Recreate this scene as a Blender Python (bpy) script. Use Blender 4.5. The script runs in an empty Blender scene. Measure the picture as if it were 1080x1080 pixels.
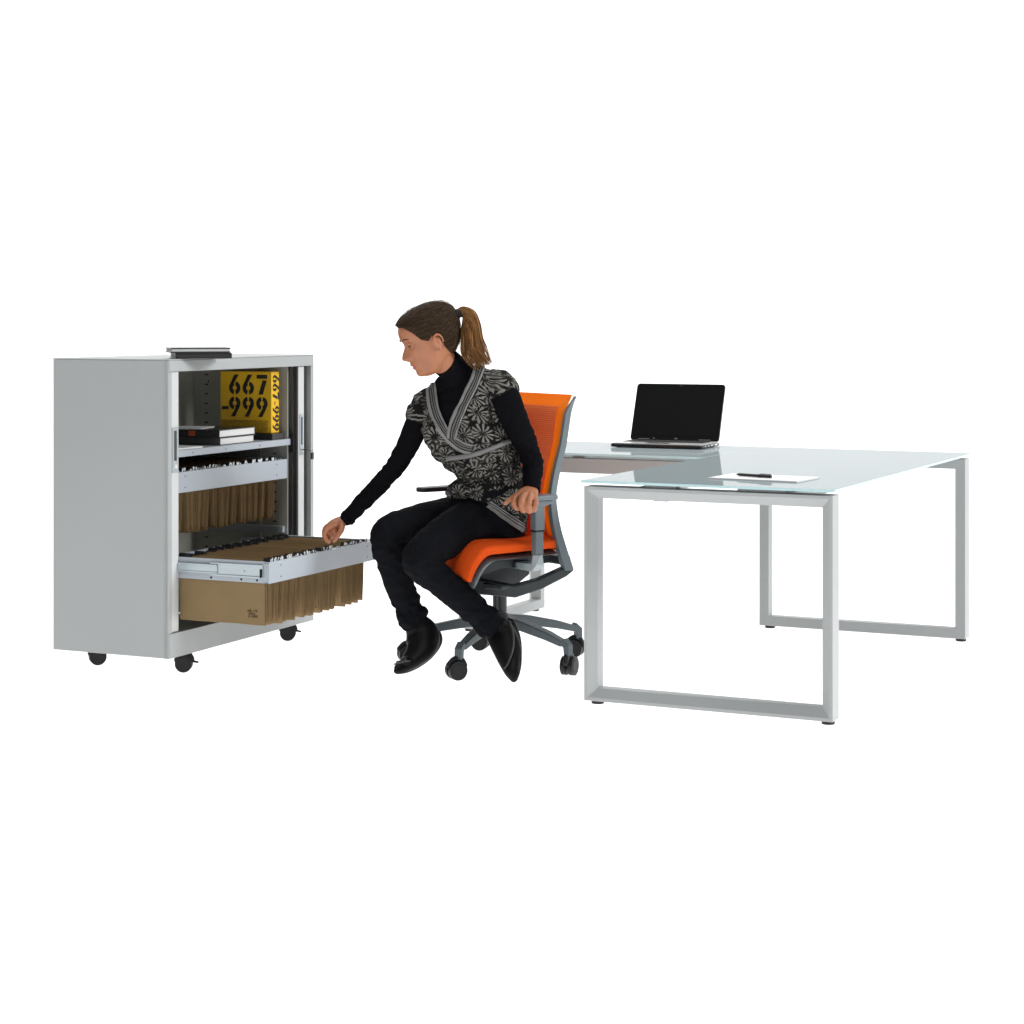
import bpy, bmesh, math, random
from mathutils import Vector, Matrix, noise
from mathutils.bvhtree import BVHTree
random.seed(7)
PI = math.pi
scene = bpy.context.scene
COL = scene.collection
V = Vector

# ------------------------------------------------------------------ camera
F_PX, Y0, CAM_H = 2133.5, 333.5, 1.2848      # focal length and horizon row, for a 1080 px wide picture
cam_d = bpy.data.cameras.new('camera')
cam = bpy.data.objects.new('camera', cam_d)
COL.objects.link(cam)
cam.location = (0, 0, CAM_H)
cam.rotation_euler = (PI/2, 0, 0)
cam_d.sensor_width = 36
cam_d.lens = F_PX/1080*36
cam_d.shift_y = -(540-Y0)/1080
cam_d.clip_end = 200
scene.camera = cam

def P(px, py, y):
    """world point seen at a given spot of the photograph, y metres away"""
    return V(((px-540)/F_PX*y, y, CAM_H-(py-Y0)*y/F_PX))
def proj(p):
    return (540+F_PX*p.x/p.y, Y0+F_PX*(CAM_H-p.z)/p.y)

# ------------------------------------------------------------------ materials
def nt(name):
    m = bpy.data.materials.new(name); m.use_nodes = True
    n = m.node_tree.nodes; b = n['Principled BSDF']
    return m, n, m.node_tree.links, b
def mat(name, col, rough=.5, metal=0, var=.06, vscale=6, bump=0, bscale=200, coat=0, spec=.5, stretch=None, rvar=.08, coords='Object'):
    m, n, l, b = nt(name)
    b.inputs['Metallic'].default_value = metal
    b.inputs['Coat Weight'].default_value = coat
    b.inputs['Specular IOR Level'].default_value = spec
    tc = n.new('ShaderNodeTexCoord'); mp = n.new('ShaderNodeMapping')
    l.new(tc.outputs[coords], mp.inputs['Vector'])
    if stretch: mp.inputs['Scale'].default_value = stretch
    nz = n.new('ShaderNodeTexNoise'); nz.inputs['Scale'].default_value = vscale; nz.inputs['Detail'].default_value = 5
    l.new(mp.outputs[0], nz.inputs['Vector'])
    mx = n.new('ShaderNodeMix'); mx.data_type = 'RGBA'
    mx.inputs['A'].default_value = [c*(1-var) for c in col]+[1]
    mx.inputs['B'].default_value = [min(1, c*(1+var)) for c in col]+[1]
    l.new(nz.outputs['Fac'], mx.inputs['Factor']); l.new(mx.outputs['Result'], b.inputs['Base Color'])
    mr = n.new('ShaderNodeMapRange')
    mr.inputs['To Min'].default_value = max(0, rough-rvar*rough); mr.inputs['To Max'].default_value = min(1, rough+rvar*rough)
    l.new(nz.outputs['Fac'], mr.inputs['Value']); l.new(mr.outputs[0], b.inputs['Roughness'])
    if bump:
        n2 = n.new('ShaderNodeTexNoise'); n2.inputs['Scale'].default_value = bscale; n2.inputs['Detail'].default_value = 4
        l.new(mp.outputs[0], n2.inputs['Vector'])
        bp = n.new('ShaderNodeBump'); bp.inputs['Strength'].default_value = bump; bp.inputs['Distance'].default_value = .002
        l.new(n2.outputs['Fac'], bp.inputs['Height']); l.new(bp.outputs[0], b.inputs['Normal'])
    return m

M = {}
M['backdrop'] = mat('white_backdrop_paint', (.40, .40, .40), .9, var=.0, spec=.1)
M['cab'] = mat('silver_grey_powder_coat', (.36, .38, .38), .42, var=.03, vscale=3, bump=.12, bscale=500)
M['cab_in'] = mat('cabinet_inner_steel', (.38, .385, .345), .5, var=.06, vscale=4, bump=.1, bscale=400)
M['door'] = mat('tambour_light_grey', (.55, .56, .56), .4, var=.03)
M['dark_gap'] = mat('dark_gap_shade', (.02, .02, .02), .6)  # shade of the gaps beside the right door, put into colour
M['slot'] = mat('punched_slot', (.005, .005, .005), .9)
M['file_front'] = mat('drawer_grey_coat', (.36, .40, .44), .38, var=.03, bump=.08, bscale=500)
M['zinc'] = mat('zinc_plated_steel', (.46, .52, .55), .38, .6, var=.12, vscale=14, stretch=(1, 1, 4))
M['kraft'] = mat('kraft_folder_card', (.215, .145, .066), .85, var=.14, vscale=9, bump=.3, bscale=260)
M['kraft_dark'] = mat('kraft_folder_card_browner', (.27, .178, .082), .85, var=.25, vscale=9, bump=.3, bscale=260)
M['ink'] = mat('printing_ink', (.012, .011, .01), .6)
M['ink_soft'] = mat('faded_printing_ink', (.06, .035, .008), .7)
M['yellow'] = mat('yellow_box_card', (.80, .47, .012), .45, var=.05)
M['tab'] = mat('clear_white_tab', (.62, .64, .66), .25, var=.15)
M['blackplastic'] = mat('black_plastic', (.012, .012, .013), .38, var=.1, bump=.1, bscale=500)
M['rubber'] = mat('black_rubber', (.01, .01, .01), .6)
M['tyre'] = mat('caster_black_nylon', (.006, .006, .007), .45, spec=.3)
M['paper'] = mat('white_paper', (.80, .80, .80), .8, var=.02)
M['pages'] = mat('page_block', (.66, .66, .66), .85, var=.12, vscale=30, stretch=(.2, .2, 30))
M['pages_grey'] = mat('page_block_silver', (.42, .43, .44), .6, var=.2, vscale=30, stretch=(.2, .2, 30))
M['cover_black'] = mat('black_book_cover', (.012, .012, .012), .35, var=.2)
M['cover_grey'] = mat('charcoal_book_cover', (.05, .053, .055), .5)
M['orange_patch'] = mat('orange_print', (.45, .07, .02), .6)
M['desk'] = mat('desk_frame_silver_paint', (.375, .39, .39), .42, var=.025, vscale=4, bump=.06, bscale=600)
M['desk_in'] = mat('desk_support_steel', (.4, .41, .41), .5, var=.03)
M['lap_black'] = mat('laptop_piano_black', (.006, .006, .007), .12, var=.0)
M['screen'] = mat('laptop_screen', (.006, .006, .0065), .14, var=0)
M['lap_deck'] = mat('laptop_silver_deck', (.55, .55, .55), .3, .2, var=.05)
M['key'] = mat('laptop_keys', (.01, .01, .01), .45)
M['chrome'] = mat('polished_metal', (.7, .7, .7), .15, 1)
M['grey_plastic'] = mat('slate_grey_plastic', (.125, .155, .17), .42, var=.05, bump=.12, bscale=600)
M['base_plastic'] = mat('dark_slate_plastic', (.062, .080, .088), .42, var=.06, bump=.12, bscale=600)
M['dark_plastic'] = mat('charcoal_plastic', (.022, .028, .031), .42, var=.08, bump=.12, bscale=600)
M['alu'] = mat('light_grey_plastic', (.36, .41, .43), .38, var=.05)
M['gas'] = mat('gas_lift_black', (.012, .014, .016), .3)
M['skin'] = mat('skin', (.36, .137, .064), .48, var=.22, vscale=22, bump=.15, bscale=300)
M['skin'].node_tree.nodes['Principled BSDF'].inputs['Subsurface Weight'].default_value = .08
M['skin'].node_tree.nodes['Principled BSDF'].inputs['Subsurface Radius'].default_value = (.01, .004, .002)
M['lip'] = mat('lips', (.34, .10, .075), .4)
M['nail'] = mat('nails', (.60, .33, .24), .3)
M['eye_white'] = mat('eye_white', (.55, .5, .47), .3)
M['brow'] = mat('brow_hair', (.035, .018, .01), .7)
M['knit_black'] = mat('black_fine_knit', (.005, .005, .0065), .9, var=.3, vscale=30, bump=.35, bscale=420, spec=.03)
M['denim'] = mat('black_denim', (.0062, .0066, .0085), .85, var=.35, vscale=18, bump=.5, bscale=500, spec=.05)
M['shoe'] = mat('black_shoe_leather', (.003, .003, .0035), .45, var=.2, bump=.15, bscale=300, spec=.16)
M['buckle'] = mat('dark_buckle', (.05, .05, .05), .35, .6)
M['hair_tie'] = mat('hair_tie', (.006, .006, .008), .7)

def glass_mat():
    m, n, l, b = nt('back_painted_glass_top')
    b.inputs['Base Color'].default_value = (.24, .285, .295, 1)
    b.inputs['Roughness'].default_value = .03
    b.inputs['IOR'].default_value = 1.5
    df = n.new('ShaderNodeBsdfDiffuse'); df.inputs[0].default_value = (.32, .37, .385, 1)      # etched paint layer under the clear glass
    ms = n.new('ShaderNodeMixShader'); ms.inputs[0].default_value = .44
    l.new(df.outputs[0], ms.inputs[1]); l.new(b.outputs[0], ms.inputs[2]); l.new(ms.outputs[0], n['Material Output'].inputs['Surface'])
    return m
M['glass'] = glass_mat()
def edge_mat():
    m, n, l, b = nt('green_glass_edge')
    tc = n.new('ShaderNodeTexCoord'); nz = n.new('ShaderNodeTexNoise'); nz.inputs['Scale'].default_value = 9
    l.new(tc.outputs['Object'], nz.inputs['Vector'])
    mx = n.new('ShaderNodeMix'); mx.data_type = 'RGBA'
    mx.inputs['A'].default_value = (.42, .64, .66, 1); mx.inputs['B'].default_value = (.56, .75, .77, 1)
    l.new(nz.outputs['Fac'], mx.inputs['Factor']); l.new(mx.outputs['Result'], b.inputs['Base Color'])
    b.inputs['Roughness'].default_value = .15
    return m
M['glass_edge'] = edge_mat()

def mesh_fabric(name, c1, c2, scale, see=0.0):
    m, n, l, b = nt(name)
    tc = n.new('ShaderNodeTexCoord')
    sp = n.new('ShaderNodeSeparateXYZ'); l.new(tc.outputs['UV'], sp.inputs[0])
    def wave(sock, k):
        mu = n.new('ShaderNodeMath'); mu.operation = 'MULTIPLY'; mu.inputs[1].default_value = k; l.new(sock, mu.inputs[0])
        s = n.new('ShaderNodeMath'); s.operation = 'SINE'; l.new(mu.outputs[0], s.inputs[0])
        return s.outputs[0]
    a = wave(sp.outputs[0], scale); c = wave(sp.outputs[1], scale*.8)
    ad = n.new('ShaderNodeMath'); ad.operation = 'MAXIMUM'; l.new(a, ad.inputs[0]); l.new(c, ad.inputs[1])
    mr = n.new('ShaderNodeMapRange'); mr.inputs['From Min'].default_value = -.4; mr.inputs['From Max'].default_value = .9
    l.new(ad.outputs[0], mr.inputs['Value'])
    mx = n.new('ShaderNodeMix'); mx.data_type = 'RGBA'; mx.inputs['A'].default_value = (*c2, 1); mx.inputs['B'].default_value = (*c1, 1)
    l.new(mr.outputs[0], mx.inputs['Factor']); l.new(mx.outputs['Result'], b.inputs['Base Color'])
    b.inputs['Roughness'].default_value = .75
    tr_ = n.new('ShaderNodeBsdfTranslucent'); l.new(mx.outputs['Result'], tr_.inputs[0]); ms = n.new('ShaderNodeMixShader'); ms.inputs[0].default_value = .6
    l.new(b.outputs[0], ms.inputs[1]); l.new(tr_.outputs[0], ms.inputs[2]); l.new(ms.outputs[0], n['Material Output'].inputs['Surface'])
    bp = n.new('ShaderNodeBump'); bp.inputs['Strength'].default_value = .4; bp.inputs['Distance'].default_value = .001
    l.new(mr.outputs[0], bp.inputs['Height']); l.new(bp.outputs[0], b.inputs['Normal'])
    return m
M['orange_mesh'] = mesh_fabric('orange_mesh_fabric', (.95, .42, .13), (.66, .19, .05), 1000)
M['orange_band'] = mesh_fabric('orange_border_fabric', (.98, .38, .010), (.90, .30, .006), 1600)
M['orange_seat'] = mat('orange_seat_fabric', (.74, .082, .005), .85, var=.08, vscale=60, bump=.6, bscale=700, spec=.2)

def floral():
    m, n, l, b = nt('black_grey_floral_knit')
    tc = n.new('ShaderNodeTexCoord')
    dist = n.new('ShaderNodeTexNoise'); dist.inputs['Scale'].default_value = 14; l.new(tc.outputs['UV'], dist.inputs['Vector'])
    vs = n.new('ShaderNodeVectorMath'); vs.operation = 'MULTIPLY_ADD'
    l.new(dist.outputs['Color'], vs.inputs[0]); vs.inputs[1].default_value = (.019,)*3; l.new(tc.outputs['UV'], vs.inputs[2])
    def layer(scale, off, petals, rad):
        mp = n.new('ShaderNodeMapping'); mp.inputs['Location'].default_value = off; mp.inputs['Scale'].default_value = (scale,)*3
        l.new(vs.outputs[0], mp.inputs['Vector'])
        vo = n.new('ShaderNodeTexVoronoi'); vo.voronoi_dimensions = '2D'; vo.inputs['Scale'].default_value = 1; vo.inputs['Randomness'].default_value = .4
        l.new(mp.outputs[0], vo.inputs['Vector'])
        su = n.new('ShaderNodeVectorMath'); su.operation = 'SUBTRACT'; l.new(mp.outputs[0], su.inputs[0]); l.new(vo.outputs['Position'], su.inputs[1])
        sp = n.new('ShaderNodeSeparateXYZ'); l.new(su.outputs[0], sp.inputs[0])
        at = n.new('ShaderNodeMath'); at.operation = 'ARCTAN2'; l.new(sp.outputs[1], at.inputs[0]); l.new(sp.outputs[0], at.inputs[1])
        mu = n.new('ShaderNodeMath'); mu.operation = 'MULTIPLY'; mu.inputs[1].default_value = petals/2; l.new(at.outputs[0], mu.inputs[0])
        si = n.new('ShaderNodeMath'); si.operation = 'SINE'; l.new(mu.outputs[0], si.inputs[0])
        ab = n.new('ShaderNodeMath'); ab.operation = 'ABSOLUTE'; l.new(si.outputs[0], ab.inputs[0])
        # a petal is wide in the middle and pointed at both ends
        dr = n.new('ShaderNodeValToRGB'); e = dr.color_ramp.elements
        e[0].position = 0; e[0].color = (1, 1, 1, 1); e[1].position = .62; e[1].color = (2, 2, 2, 1)
        for p_, v_ in ((.10, 1.0), (.2, .78), (.35, .68), (.5, .82)):
            k = e.new(p_*rad/.5); k.color = (v_, v_, v_, 1)
        e[-1].position = min(.95, .58*rad/.5)
        l.new(vo.outputs['Distance'], dr.inputs[0])
        g = n.new('ShaderNodeMath'); g.operation = 'SUBTRACT'; l.new(ab.outputs[0], g.inputs[0]); l.new(dr.outputs['Color'], g.inputs[1])
        r = n.new('ShaderNodeMapRange'); r.inputs['From Min'].default_value = -.03; r.inputs['From Max'].default_value = .1
        l.new(g.outputs[0], r.inputs['Value'])
        return r.outputs[0]
    a = layer(14, (0, 0, 0), 12, .5); c = layer(18, (.5, .37, 0), 10, .42)
    mx = n.new('ShaderNodeMath'); mx.operation = 'MAXIMUM'; l.new(a, mx.inputs[0])
    hf = n.new('ShaderNodeMath'); hf.operation = 'MULTIPLY'; hf.inputs[1].default_value = .35; l.new(c, hf.inputs[0]); l.new(hf.outputs[0], mx.inputs[1])
    mc = n.new('ShaderNodeMix'); mc.data_type = 'RGBA'; mc.inputs['A'].default_value = (.006, .006, .006, 1); mc.inputs['B'].default_value = (.17, .162, .146, 1)
    l.new(mx.outputs[0], mc.inputs['Factor']); l.new(mc.outputs['Result'], b.inputs['Base Color'])
    b.inputs['Roughness'].default_value = .9; b.inputs['Specular IOR Level'].default_value = .12
    nz = n.new('ShaderNodeTexNoise'); nz.inputs['Scale'].default_value = 500; l.new(tc.outputs['Object'], nz.inputs['Vector'])
    sm = n.new('ShaderNodeMath'); sm.operation = 'ADD'; l.new(nz.outputs['Fac'], sm.inputs[0]); l.new(mx.outputs[0], sm.inputs[1])
    bp = n.new('ShaderNodeBump'); bp.inputs['Strength'].default_value = .5; bp.inputs['Distance'].default_value = .0015
    l.new(sm.outputs[0], bp.inputs['Height']); l.new(bp.outputs[0], b.inputs['Normal'])
    return m
M['floral'] = floral()
def trim_mat(name, stops, braid=True):
    m, n, l, b = nt(name)
    tc = n.new('ShaderNodeTexCoord'); sp = n.new('ShaderNodeSeparateXYZ'); l.new(tc.outputs['UV'], sp.inputs[0])
    src = sp.outputs[0]
    if braid:
        mu = n.new('ShaderNodeMath'); mu.operation = 'MULTIPLY'; mu.inputs[1].default_value = 700; l.new(sp.outputs[1], mu.inputs[0])
        s = n.new('ShaderNodeMath'); s.operation = 'SINE'; l.new(mu.outputs[0], s.inputs[0])
        m2 = n.new('ShaderNodeMath'); m2.operation = 'MULTIPLY_ADD'; m2.inputs[1].default_value = .025; l.new(s.outputs[0], m2.inputs[0]); l.new(src, m2.inputs[2])
        src = m2.outputs[0]
    cr = n.new('ShaderNodeValToRGB'); cr.color_ramp.interpolation = 'CONSTANT'
    e = cr.color_ramp.elements
    e[0].position = 0; e[0].color = (*[stops[0][1]]*3, 1); e[1].position = stops[1][0]; e[1].color = (*[stops[1][1]]*3, 1)
    for p_, v_ in stops[2:]:
        k = e.new(p_); k.color = (v_, v_*.98, v_*.94, 1)
    l.new(src, cr.inputs[0]); l.new(cr.outputs['Color'], b.inputs['Base Color'])
    b.inputs['Roughness'].default_value = .9; b.inputs['Specular IOR Level'].default_value = .2
    return m
M['trim'] = trim_mat('striped_knit_trim', [(0, .20), (.15, .012), (.25, .13), (.35, .012), (.46, .12), (.58, .012), (.70, .20)])
M['hem'] = trim_mat('striped_knit_hem', [(0, .02), (.12, .2), (.26, .02), (.38, .2), (.52, .02), (.62, .16)], False)
M['sash'] = trim_mat('grey_piping', [(0, .13), (.3, .17), (.8, .1)], False)

def hair_mat(name, dark, light):
    m, n, l, b = nt(name)
    tc = n.new('ShaderNodeTexCoord'); mp = n.new('ShaderNodeMapping'); mp.inputs['Scale'].default_value = (26, 1.6, 1)
    l.new(tc.outputs['UV'], mp.inputs['Vector'])
    nz = n.new('ShaderNodeTexNoise'); nz.inputs['Scale'].default_value = 1.5; nz.inputs['Detail'].default_value = 6; nz.inputs['Roughness'].default_value = .7
    l.new(mp.outputs[0], nz.inputs['Vector'])
    cr = n.new('ShaderNodeValToRGB'); cr.color_ramp.elements[0].position = .38; cr.color_ramp.elements[1].position = .68
    cr.color_ramp.elements[0].color = (*dark, 1); cr.color_ramp.elements[1].color = (*light, 1)
    l.new(nz.outputs['Fac'], cr.inputs[0]); l.new(cr.outputs[0], b.inputs['Base Color'])
    b.inputs['Roughness'].default_value = .5
    b.inputs['Specular IOR Level'].default_value = .12
    bp = n.new('ShaderNodeBump'); bp.inputs['Strength'].default_value = .9; bp.inputs['Distance'].default_value = .004
    l.new(nz.outputs['Fac'], bp.inputs['Height']); l.new(bp.outputs[0], b.inputs['Normal'])
    return m
M['hair'] = hair_mat('dark_brown_hair', (.006, .0036, .0022), (.060, .034, .017))
M['hair_top'] = hair_mat('loose_brown_strands', (.012, .007, .004), (.15, .088, .045))
M['hair_tail'] = hair_mat('backlit_brown_hair', (.035, .017, .008), (.42, .20, .065))  # backlight on the ponytail put into its golden strand colour

# ------------------------------------------------------------------ mesh helpers
def finish(bm, name, m, parent=None, smooth=35, bevel=0, segs=2, mats=None):
    bmesh.ops.recalc_face_normals(bm, faces=bm.faces)
    me = bpy.data.meshes.new(name); bm.to_mesh(me); bm.free()
    for x in (mats or [m]): me.materials.append(x)
    o = bpy.data.objects.new(name, me); COL.objects.link(o)
    if smooth:
        me.polygons.foreach_set('use_smooth', [True]*len(me.polygons))
        if smooth < 180: me.set_sharp_from_angle(angle=math.radians(smooth))
    if bevel:
        b = o.modifiers.new('bevel', 'BEVEL'); b.width = bevel; b.segments = segs; b.limit_method = 'ANGLE'; b.angle_limit = math.radians(40); b.harden_normals = True
    if parent: o.parent = parent
    return o
def finish_each(bm, name, m, parent=None, **k):
    """one object for every separate piece in bm"""
    left = set(bm.verts); outs = []
    while left:
        st = [next(iter(left))]; isl = set(st)
        while st:
            v = st.pop()
            for e in v.link_edges:
                o = e.other_vert(v)
                if o not in isl: isl.add(o); st.append(o)
        left -= isl; nb = bmesh.new(); mp = {v: nb.verts.new(v.co) for v in isl}
        for f in {f for v in isl for f in v.link_faces}: nb.faces.new([mp[v] for v in f.verts]).material_index = f.material_index
        outs.append(finish(nb, name, m, parent, **k))
    bm.free(); return outs
def empty(name, loc=(0, 0, 0), rz=0):
    o = bpy.data.objects.new(name, None); COL.objects.link(o); o.location = loc; o.rotation_euler = (0, 0, rz); o.empty_display_size = .1
    return o
def tag(o, label=None, cat=None, group=None, kind=None):
    if label: o['label'] = label
    if cat: o['category'] = cat
    if group: o['group'] = group
    if kind: o['kind'] = kind
    return o
def box(bm, a, b, mi=0, rot=None, piv=None):
    x0, y0, z0 = a; x1, y1, z1 = b
    vs = [bm.verts.new(p) for p in ((x0, y0, z0), (x1, y0, z0), (x1, y1, z0), (x0, y1, z0), (x0, y0, z1), (x1, y0, z1), (x1, y1, z1), (x0, y1, z1))]
    for f in ((3, 2, 1, 0), (4, 5, 6, 7), (0, 1, 5, 4), (1, 2, 6, 5), (2, 3, 7, 6), (3, 0, 4, 7)):
        fc = bm.faces.new([vs[i] for i in f]); fc.material_index = mi
    if rot is not None: bmesh.ops.rotate(bm, cent=piv or (0, 0, 0), matrix=rot, verts=vs)
    return vs
def cyl(bm, p0, p1, r0, r1=None, n=24, mi=0):
    r1 = r0 if r1 is None else r1
    p0, p1 = V(p0), V(p1); d = (p1-p0).normalized()
    u = d.orthogonal().normalized(); w = d.cross(u)
    A = [bm.verts.new(p0+(u*math.cos(t)+w*math.sin(t))*r0) for t in [2*PI*i/n for i in range(n)]]
    B = [bm.verts.new(p1+(u*math.cos(t)+w*math.sin(t))*r1) for t in [2*PI*i/n for i in range(n)]]
    fs = [bm.faces.new((A[i], A[(i+1) % n], B[(i+1) % n], B[i])) for i in range(n)]
    fs += [bm.faces.new(A[::-1]), bm.faces.new(B)]
    for f in fs: f.material_index = mi
    return A+B
def prism(bm, pts, d, mi=0):
    """polygon pts (3D) pushed along vector d"""
    d = V(d); A = [bm.verts.new(V(p)) for p in pts]; B = [bm.verts.new(V(p)+d) for p in pts]; n = len(pts)
    fs = [bm.faces.new(A[::-1]), bm.faces.new(B)]+[bm.faces.new((A[i], A[(i+1) % n], B[(i+1) % n], B[i])) for i in range(n)]
    for f in fs: f.material_index = mi
def crom(pts, k):
    """Catmull-Rom through lists of floats"""
    out = []; n = len(pts)
    for i in range(n-1):
        p0 = pts[max(0, i-1)]; p1 = pts[i]; p2 = pts[i+1]; p3 = pts[min(n-1, i+2)]
        for j in range(k):
            t = j/k
            out.append([.5*((2*b)+(-a+c)*t+(2*a-5*b+4*c-d)*t*t+(-a+3*b-3*c+d)*t**3) for a, b, c, d in zip(p0, p1, p2, p3)])
    out.append(list(pts[-1])); return out
def tube(bm, pts, k=6, n=14, mi=0, caps=True, flat=1.0, up=None, uvl=None, rnd=True):
    """pts: (x,y,z,r) smooth tapered tube with rounded ends; flat squashes it along the second axis"""
    pts = crom([list(p) for p in pts], k) if len(pts) > 2 and k > 1 else [list(p) for p in pts]
    if rnd:
        a, b = V(pts[0][:3]), V(pts[1][:3]); r = pts[0][3]; d = (a-b).normalized()
        pts = [list(a+d*r*.75*flat)+[r*.35], list(a+d*r*.45*flat)+[r*.75]]+pts
        a, b = V(pts[-1][:3]), V(pts[-2][:3]); r = pts[-1][3]; d = (a-b).normalized()
        pts = pts+[list(a+d*r*.45*flat)+[r*.75], list(a+d*r*.75*flat)+[r*.35]]
    C = [V(p[:3]) for p in pts]; rings = []; u = None
    for i, c in enumerate(C):
        d = (C[min(i+1, len(C)-1)]-C[max(i-1, 0)]).normalized()
        if u is None:
            u = (V(up) if up else d.orthogonal()); u = (u-d*u.dot(d)).normalized()
        else: u = (u-d*u.dot(d)).normalized()
        w = d.cross(u); r = pts[i][3]
        rings.append([bm.verts.new(c+u*math.cos(t)*r+w*math.sin(t)*r*flat) for t in [2*PI*j/n for j in range(n)]])
    L = 0
    for i in range(len(rings)-1):
        a, b = rings[i], rings[i+1]; L2 = L+(C[i+1]-C[i]).length
        for j in range(n):
            f = bm.faces.new((a[j], a[(j+1) % n], b[(j+1) % n], b[j])); f.material_index = mi
            if uvl:
                for lp, uv in zip(f.loops, ((j/n, L), ((j+1)/n, L), ((j+1)/n, L2), (j/n, L2))): lp[uvl].uv = uv
        L = L2
    if caps:
        bm.faces.new(rings[0][::-1]).material_index = mi; bm.faces.new(rings[-1]).material_index = mi
def loft(bm, secs, k=5, n=36, mi=0):
    """secs: (centre, U axis, W axis, ru, rw) elliptical sections"""
    flat = [list(c)+list(u)+list(w)+[a, b] for c, u, w, a, b in secs]
    flat = crom(flat, k); rings = []
    for s in flat:
        c = V(s[0:3]); u = V(s[3:6]).normalized(); w = V(s[6:9]); w = (w-u*w.dot(u)).normalized(); a, b = s[9], s[10]
        rings.append([bm.verts.new(c+u*math.cos(t)*a+w*math.sin(t)*b) for t in [2*PI*j/n for j in range(n)]])
    for a, b in zip(rings, rings[1:]):
        for j in range(n): bm.faces.new((a[j], a[(j+1) % n], b[(j+1) % n], b[j])).material_index = mi
    bm.faces.new(rings[0][::-1]); bm.faces.new(rings[-1])
def ellipsoid(bm, c, r, rot=None, seg=24, mi=0):
    mt = Matrix.Translation(V(c)) @ (rot.to_4x4() if rot else Matrix()) @ Matrix.Diagonal((*r, 1))
    g = bmesh.ops.create_uvsphere(bm, u_segments=seg, v_segments=seg//2, radius=1, matrix=mt)
    for f in {f for v in g['verts'] for f in v.link_faces}: f.material_index = mi
def remesh(bm, voxel, smooth_it=4, factor=.5):
    """fuse overlapping closed shapes into one continuous surface"""
    me = bpy.data.meshes.new('tmp'); bm.to_mesh(me); bm.free()
    o = bpy.data.objects.new('tmp', me); COL.objects.link(o)
    r = o.modifiers.new('r', 'REMESH'); r.mode = 'VOXEL'; r.voxel_size = voxel
    s = o.modifiers.new('s', 'SMOOTH'); s.iterations = smooth_it; s.factor = factor
    dg = bpy.context.evaluated_depsgraph_get(); dg.update()
    m2 = bpy.data.meshes.new_from_object(o.evaluated_get(dg))
    bpy.data.objects.remove(o); out = bmesh.new(); out.from_mesh(m2); bpy.data.meshes.remove(m2)
    return out
def copy_part(o, parent):
    c = o.copy(); COL.objects.link(c); c.parent = parent
    return c
def copy_tree(o, parent=None):
    c = o.copy(); COL.objects.link(c); c.parent = parent
    for ch in list(o.children): copy_tree(ch, c)
    return c

# ------------------------------------------------------------------ setting: white studio sweep
bm = bmesh.new()
prof = [(-9, 0), (10.0, 0)]+[(10+2.5*math.sin(t), 2.5-2.5*math.cos(t)) for t in [PI/2*i/14 for i in range(1, 15)]]+[(12.5, 9)]
L_ = [bm.verts.new((-14, y, z)) for y, z in prof]; R_ = [bm.verts.new((14, y, z)) for y, z in prof]
for i in range(len(prof)-1): bm.faces.new((L_[i], R_[i], R_[i+1], L_[i+1]))
floor = finish(bm, 'floor', M['backdrop'], smooth=180)
tag(floor, kind='structure')
for p in floor.data.polygons: pass

# ------------------------------------------------------------------ cabinet (local x = out of the opening, y = along its width)
CAB_O, CAB_R = (-1.2181, 7.1729, 0), -.4285
cab = empty('filing_cabinet', CAB_O, CAB_R)
tag(cab, 'silver grey metal filing cabinet on casters, tambour doors open and lower drawer pulled out', 'cabinet')
W_, D_, ZB, ZT = 1.021, .5015, .069, 1.132
T = .003
def cpart(name, boxes, m, bevel=.0015, parent=cab, **k):
    b = bmesh.new()
    for a, c in boxes: box(b, a, c)
    return finish(b, name, m, parent, bevel=bevel, **k)
cpart('side_panel', [((-D_, 0, ZB), (-.004, .018, ZT-.0045))], M['cab'])
cpart('side_panel', [((-D_, W_-.018, ZB), (-.004, W_, ZT-.0045))], M['cab'])
cpart('top_panel', [((-D_-.001, -.001, ZT-.004), (0.001, W_+.001, ZT))], M['cab'], .0012)
cpart('back_panel', [((-D_+.001, .0185, ZB+.03), (-D_+.018, W_-.0185, ZT-.0045))], M['cab_in'])
cpart('bottom_panel', [((-D_+.001, .0185, ZB), (-.03, W_-.0185, ZB+.025))], M['cab_in'])
cpart('top_rail', [((-.022, .004, 1.087), (.002, W_-.004, ZT-.0045))], M['cab'], .002)
cpart('bottom_rail', [((-.026, .004, ZB-.001), (.002, W_-.004, .156))], M['cab'], .002)
cpart('front_post', [((-.022, 0, ZB-.001), (.0, .0035, ZT-.0045)), ((-.022, .0036, .1565), (-.0, .022, 1.0865))], M['cab'], .002)
cpart('front_post', [((-.022, W_-.0035, ZB-.001), (.0, W_, ZT-.0045)), ((-.022, W_-.022, .1565), (-.0, W_-.0036, 1.0865))], M['cab'], .002)
# inner side walls with punched slots
iw = cpart('inner_wall', [((-D_+.0185, .078, ZB+.026), (-.05, .084, 1.10))], M['cab_in'])
b = bmesh.new(); box(b, (-D_+.0185, .892, ZB+.026), (-.045, .898, 1.10))
for a in (-.42, -.10):
    z = .2
    while z < 1.06:
        box(b, (a-.011, .8905, z), (a+.005, .8919, z+.004), 1)
        z += .0385
    box(b, (a+.004, .8905, 1.018), (a+.009, .8919, 1.026), 1)
iw2 = finish(b, 'inner_wall', None, cab, mats=[M['cab_in'], M['slot']])
cpart('inner_seam', [((-.17, .8885, .1), (-.166, .892, 1.09))], M['cab_in'], 0, iw2)
cpart('inner_ceiling', [((-D_+.0185, .085, 1.09), (-.03, .891, 1.10))], M['cab_in'])
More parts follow.
